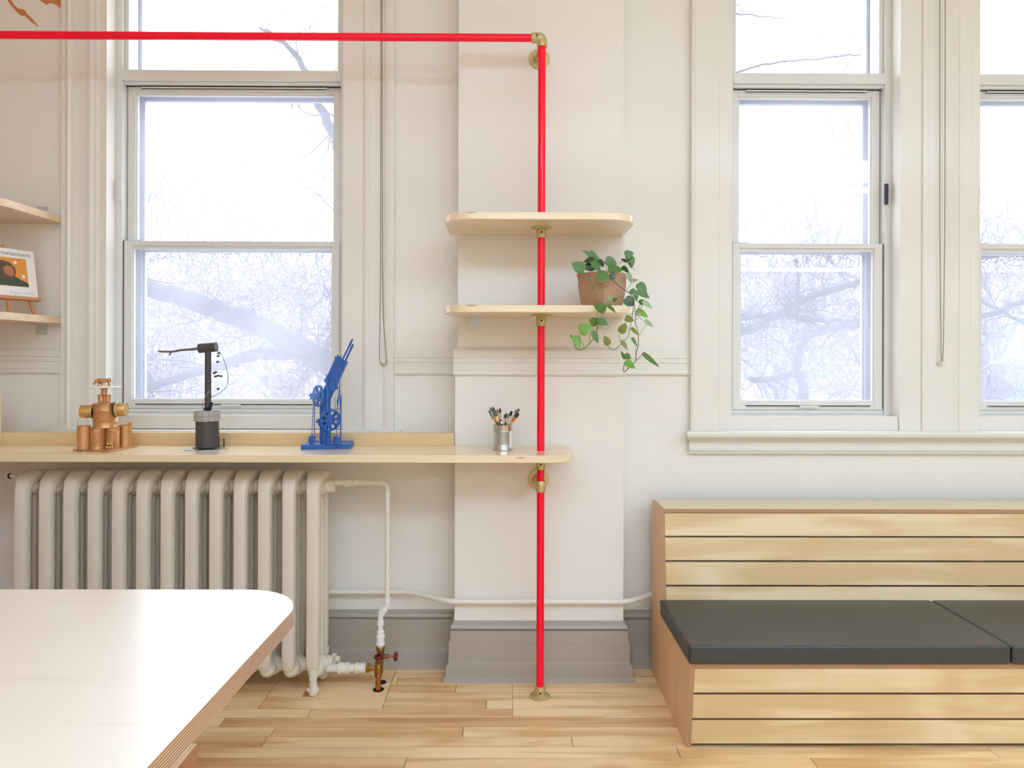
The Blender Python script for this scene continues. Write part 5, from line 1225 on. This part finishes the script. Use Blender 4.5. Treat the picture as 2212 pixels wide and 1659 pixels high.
limb(m, [(1722, 800), (1740, 900), (1760, 1500)], Yt + 0.1, 0.05, 0.08, 4, 0.8)
limb(m, [(1720, 560), (1724, 620), (1722, 680)], Yt, 0.02, 0.03, 14, 0.9)
limb(m, [(1960, 560), (2100, 560), (2212, 540), (2400, 520)], Yt, 0.04, 0.03, 22, 1.0)
limb(m, [(2100, 640), (2180, 680), (2260, 720)], Yt, 0.02, 0.03, 12, 1.0)
limb(m, [(1500, 190), (1650, 140), (1780, 126), (1900, 115)], Yt + 2, 0.02, 0.008, 18, 1.1)
limb(m, [(1540, 40), (1600, 30), (1700, 42)], Yt + 2, 0.02, 0.006, 8, 0.8)
tag(m.build('bare_tree', M['bark'], smooth=60), 'bare tree with many crooked limbs outside the two narrow windows', 'tree')
hm = MB(); hp_ = []
for i in range(121):
    x = -90 + i * 1.5; hp_.append((x, 9.2 + 1.2 * math.sin(x * 0.13) + 0.7 * math.sin(x * 0.41 + 1) + random.uniform(-0.5, 0.5)))
hm.prism([(-90, -4)] + hp_ + [(90, -4)], 80, 88, 'XZ')
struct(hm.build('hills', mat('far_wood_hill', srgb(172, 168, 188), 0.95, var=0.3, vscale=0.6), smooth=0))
tw = MB()
for i in range(1700):
    Y = random.uniform(22, 34); x = random.uniform(-1.0, 1.0) * Y * 0.85; zc = random.triangular(-2.5, 1.6 + 0.16 * Y, 1.5); L_ = random.uniform(0.8, 2.4)
    p = Vector((x, Y, zc)); d_ = Vector((random.gauss(0, 0.7), 0.1, random.gauss(0.5, 0.6))).normalized(); q = p + d_ * L_ * 0.5 + Vector((random.gauss(0, 0.15), 0, random.gauss(0, 0.15))); e_ = q + (d_ + Vector((random.gauss(0, 0.5), 0, random.gauss(0, 0.5)))).normalized() * L_ * 0.5
    tw.tube([p, q, e_], [0.026, 0.02, 0.012], 3, cap=False)
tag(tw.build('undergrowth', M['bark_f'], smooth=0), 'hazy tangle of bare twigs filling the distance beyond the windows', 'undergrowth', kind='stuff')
for i, (x, Y, h_, words) in enumerate(((-9.5, 19, 5.2, 'pale bare tree far beyond the left half of the wide window'), (-5.5, 17, 5.0, 'pale bare tree far beyond the right half of the wide window'), (7.0, 17, 4.6, 'pale bare tree far beyond the middle narrow window'),
                                    (12.5, 18, 5.6, 'pale bare tree far beyond the window at the right picture edge'), (3.8, 24, 5.0, 'thin bare tree far off, partly hidden behind the pilaster side of the middle window'))):
    m = MB(); m.tube([(x, Y, -4), (x + 0.1, Y, -1), (x, Y, 1.2)], [0.25, 0.2, 0.14], 8)
    for _ in range(16): grow(m, Vector((x, Y, random.uniform(-1.5, 1.8))), Vector((random.uniform(-1, 1), random.uniform(-0.4, 0.4), random.uniform(0.2, 1.2))), h_ * random.uniform(0.5, 0.8), 0.07, 4, 4, 0.28, 0.06, (2, 4), 0.011)
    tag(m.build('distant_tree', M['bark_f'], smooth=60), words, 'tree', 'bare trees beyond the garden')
def house(x0, x1, Y, z1, wall_m, label, rows_, wx):
    r = empty('distant_building', ((x0 + x1) / 2, Y, -4)); tag(r, label, 'building')
    MB().box(x0, x1, Y, Y + 8, -4, z1).build('wall', wall_m, r, smooth=0)
    MB().box(x0 - 0.3, x1 + 0.3, Y - 0.3, Y + 8.3, z1, z1 + 0.5).build('roof', M['white'], r)
    for z in rows_:
        x = x0 + 1
        while x < x1 - 2:
            fr = MB().box(x, x + wx, Y - 0.08, Y, z, z + 1.8).build('window', M['white'], r, smooth=0)
            MB().box(x + 0.15, x + wx - 0.15, Y - 0.12, Y - 0.09, z + 0.15, z + 1.65).build('pane', M['fpane'], fr, smooth=0); x += wx + 1.6
house(12, 44, 38, 6.4, M['brick'], 'long far brick building with rows of white windows behind the trees', (-3, 0.2, 3.4), 1.6)
house(-24, -6, 46, 3.6, M['brick'], 'low far brick building behind the limbs in the wide window', (-3, 0.4), 1.4)
r = empty('distant_shed', (19.5, 24, -4)); tag(r, 'pale teal roofed house low behind the tree at the right edge', 'building')
MB().box(16.4, 24, 24, 30, -4, 0.6).build('wall', M['roof'], r, smooth=0)
MB().prism([(16, 0.6), (20.2, 3.0), (24.4, 0.6)], 23.7, 30.3, 'XZ').build('roof', M['roof'], r, smooth=0)
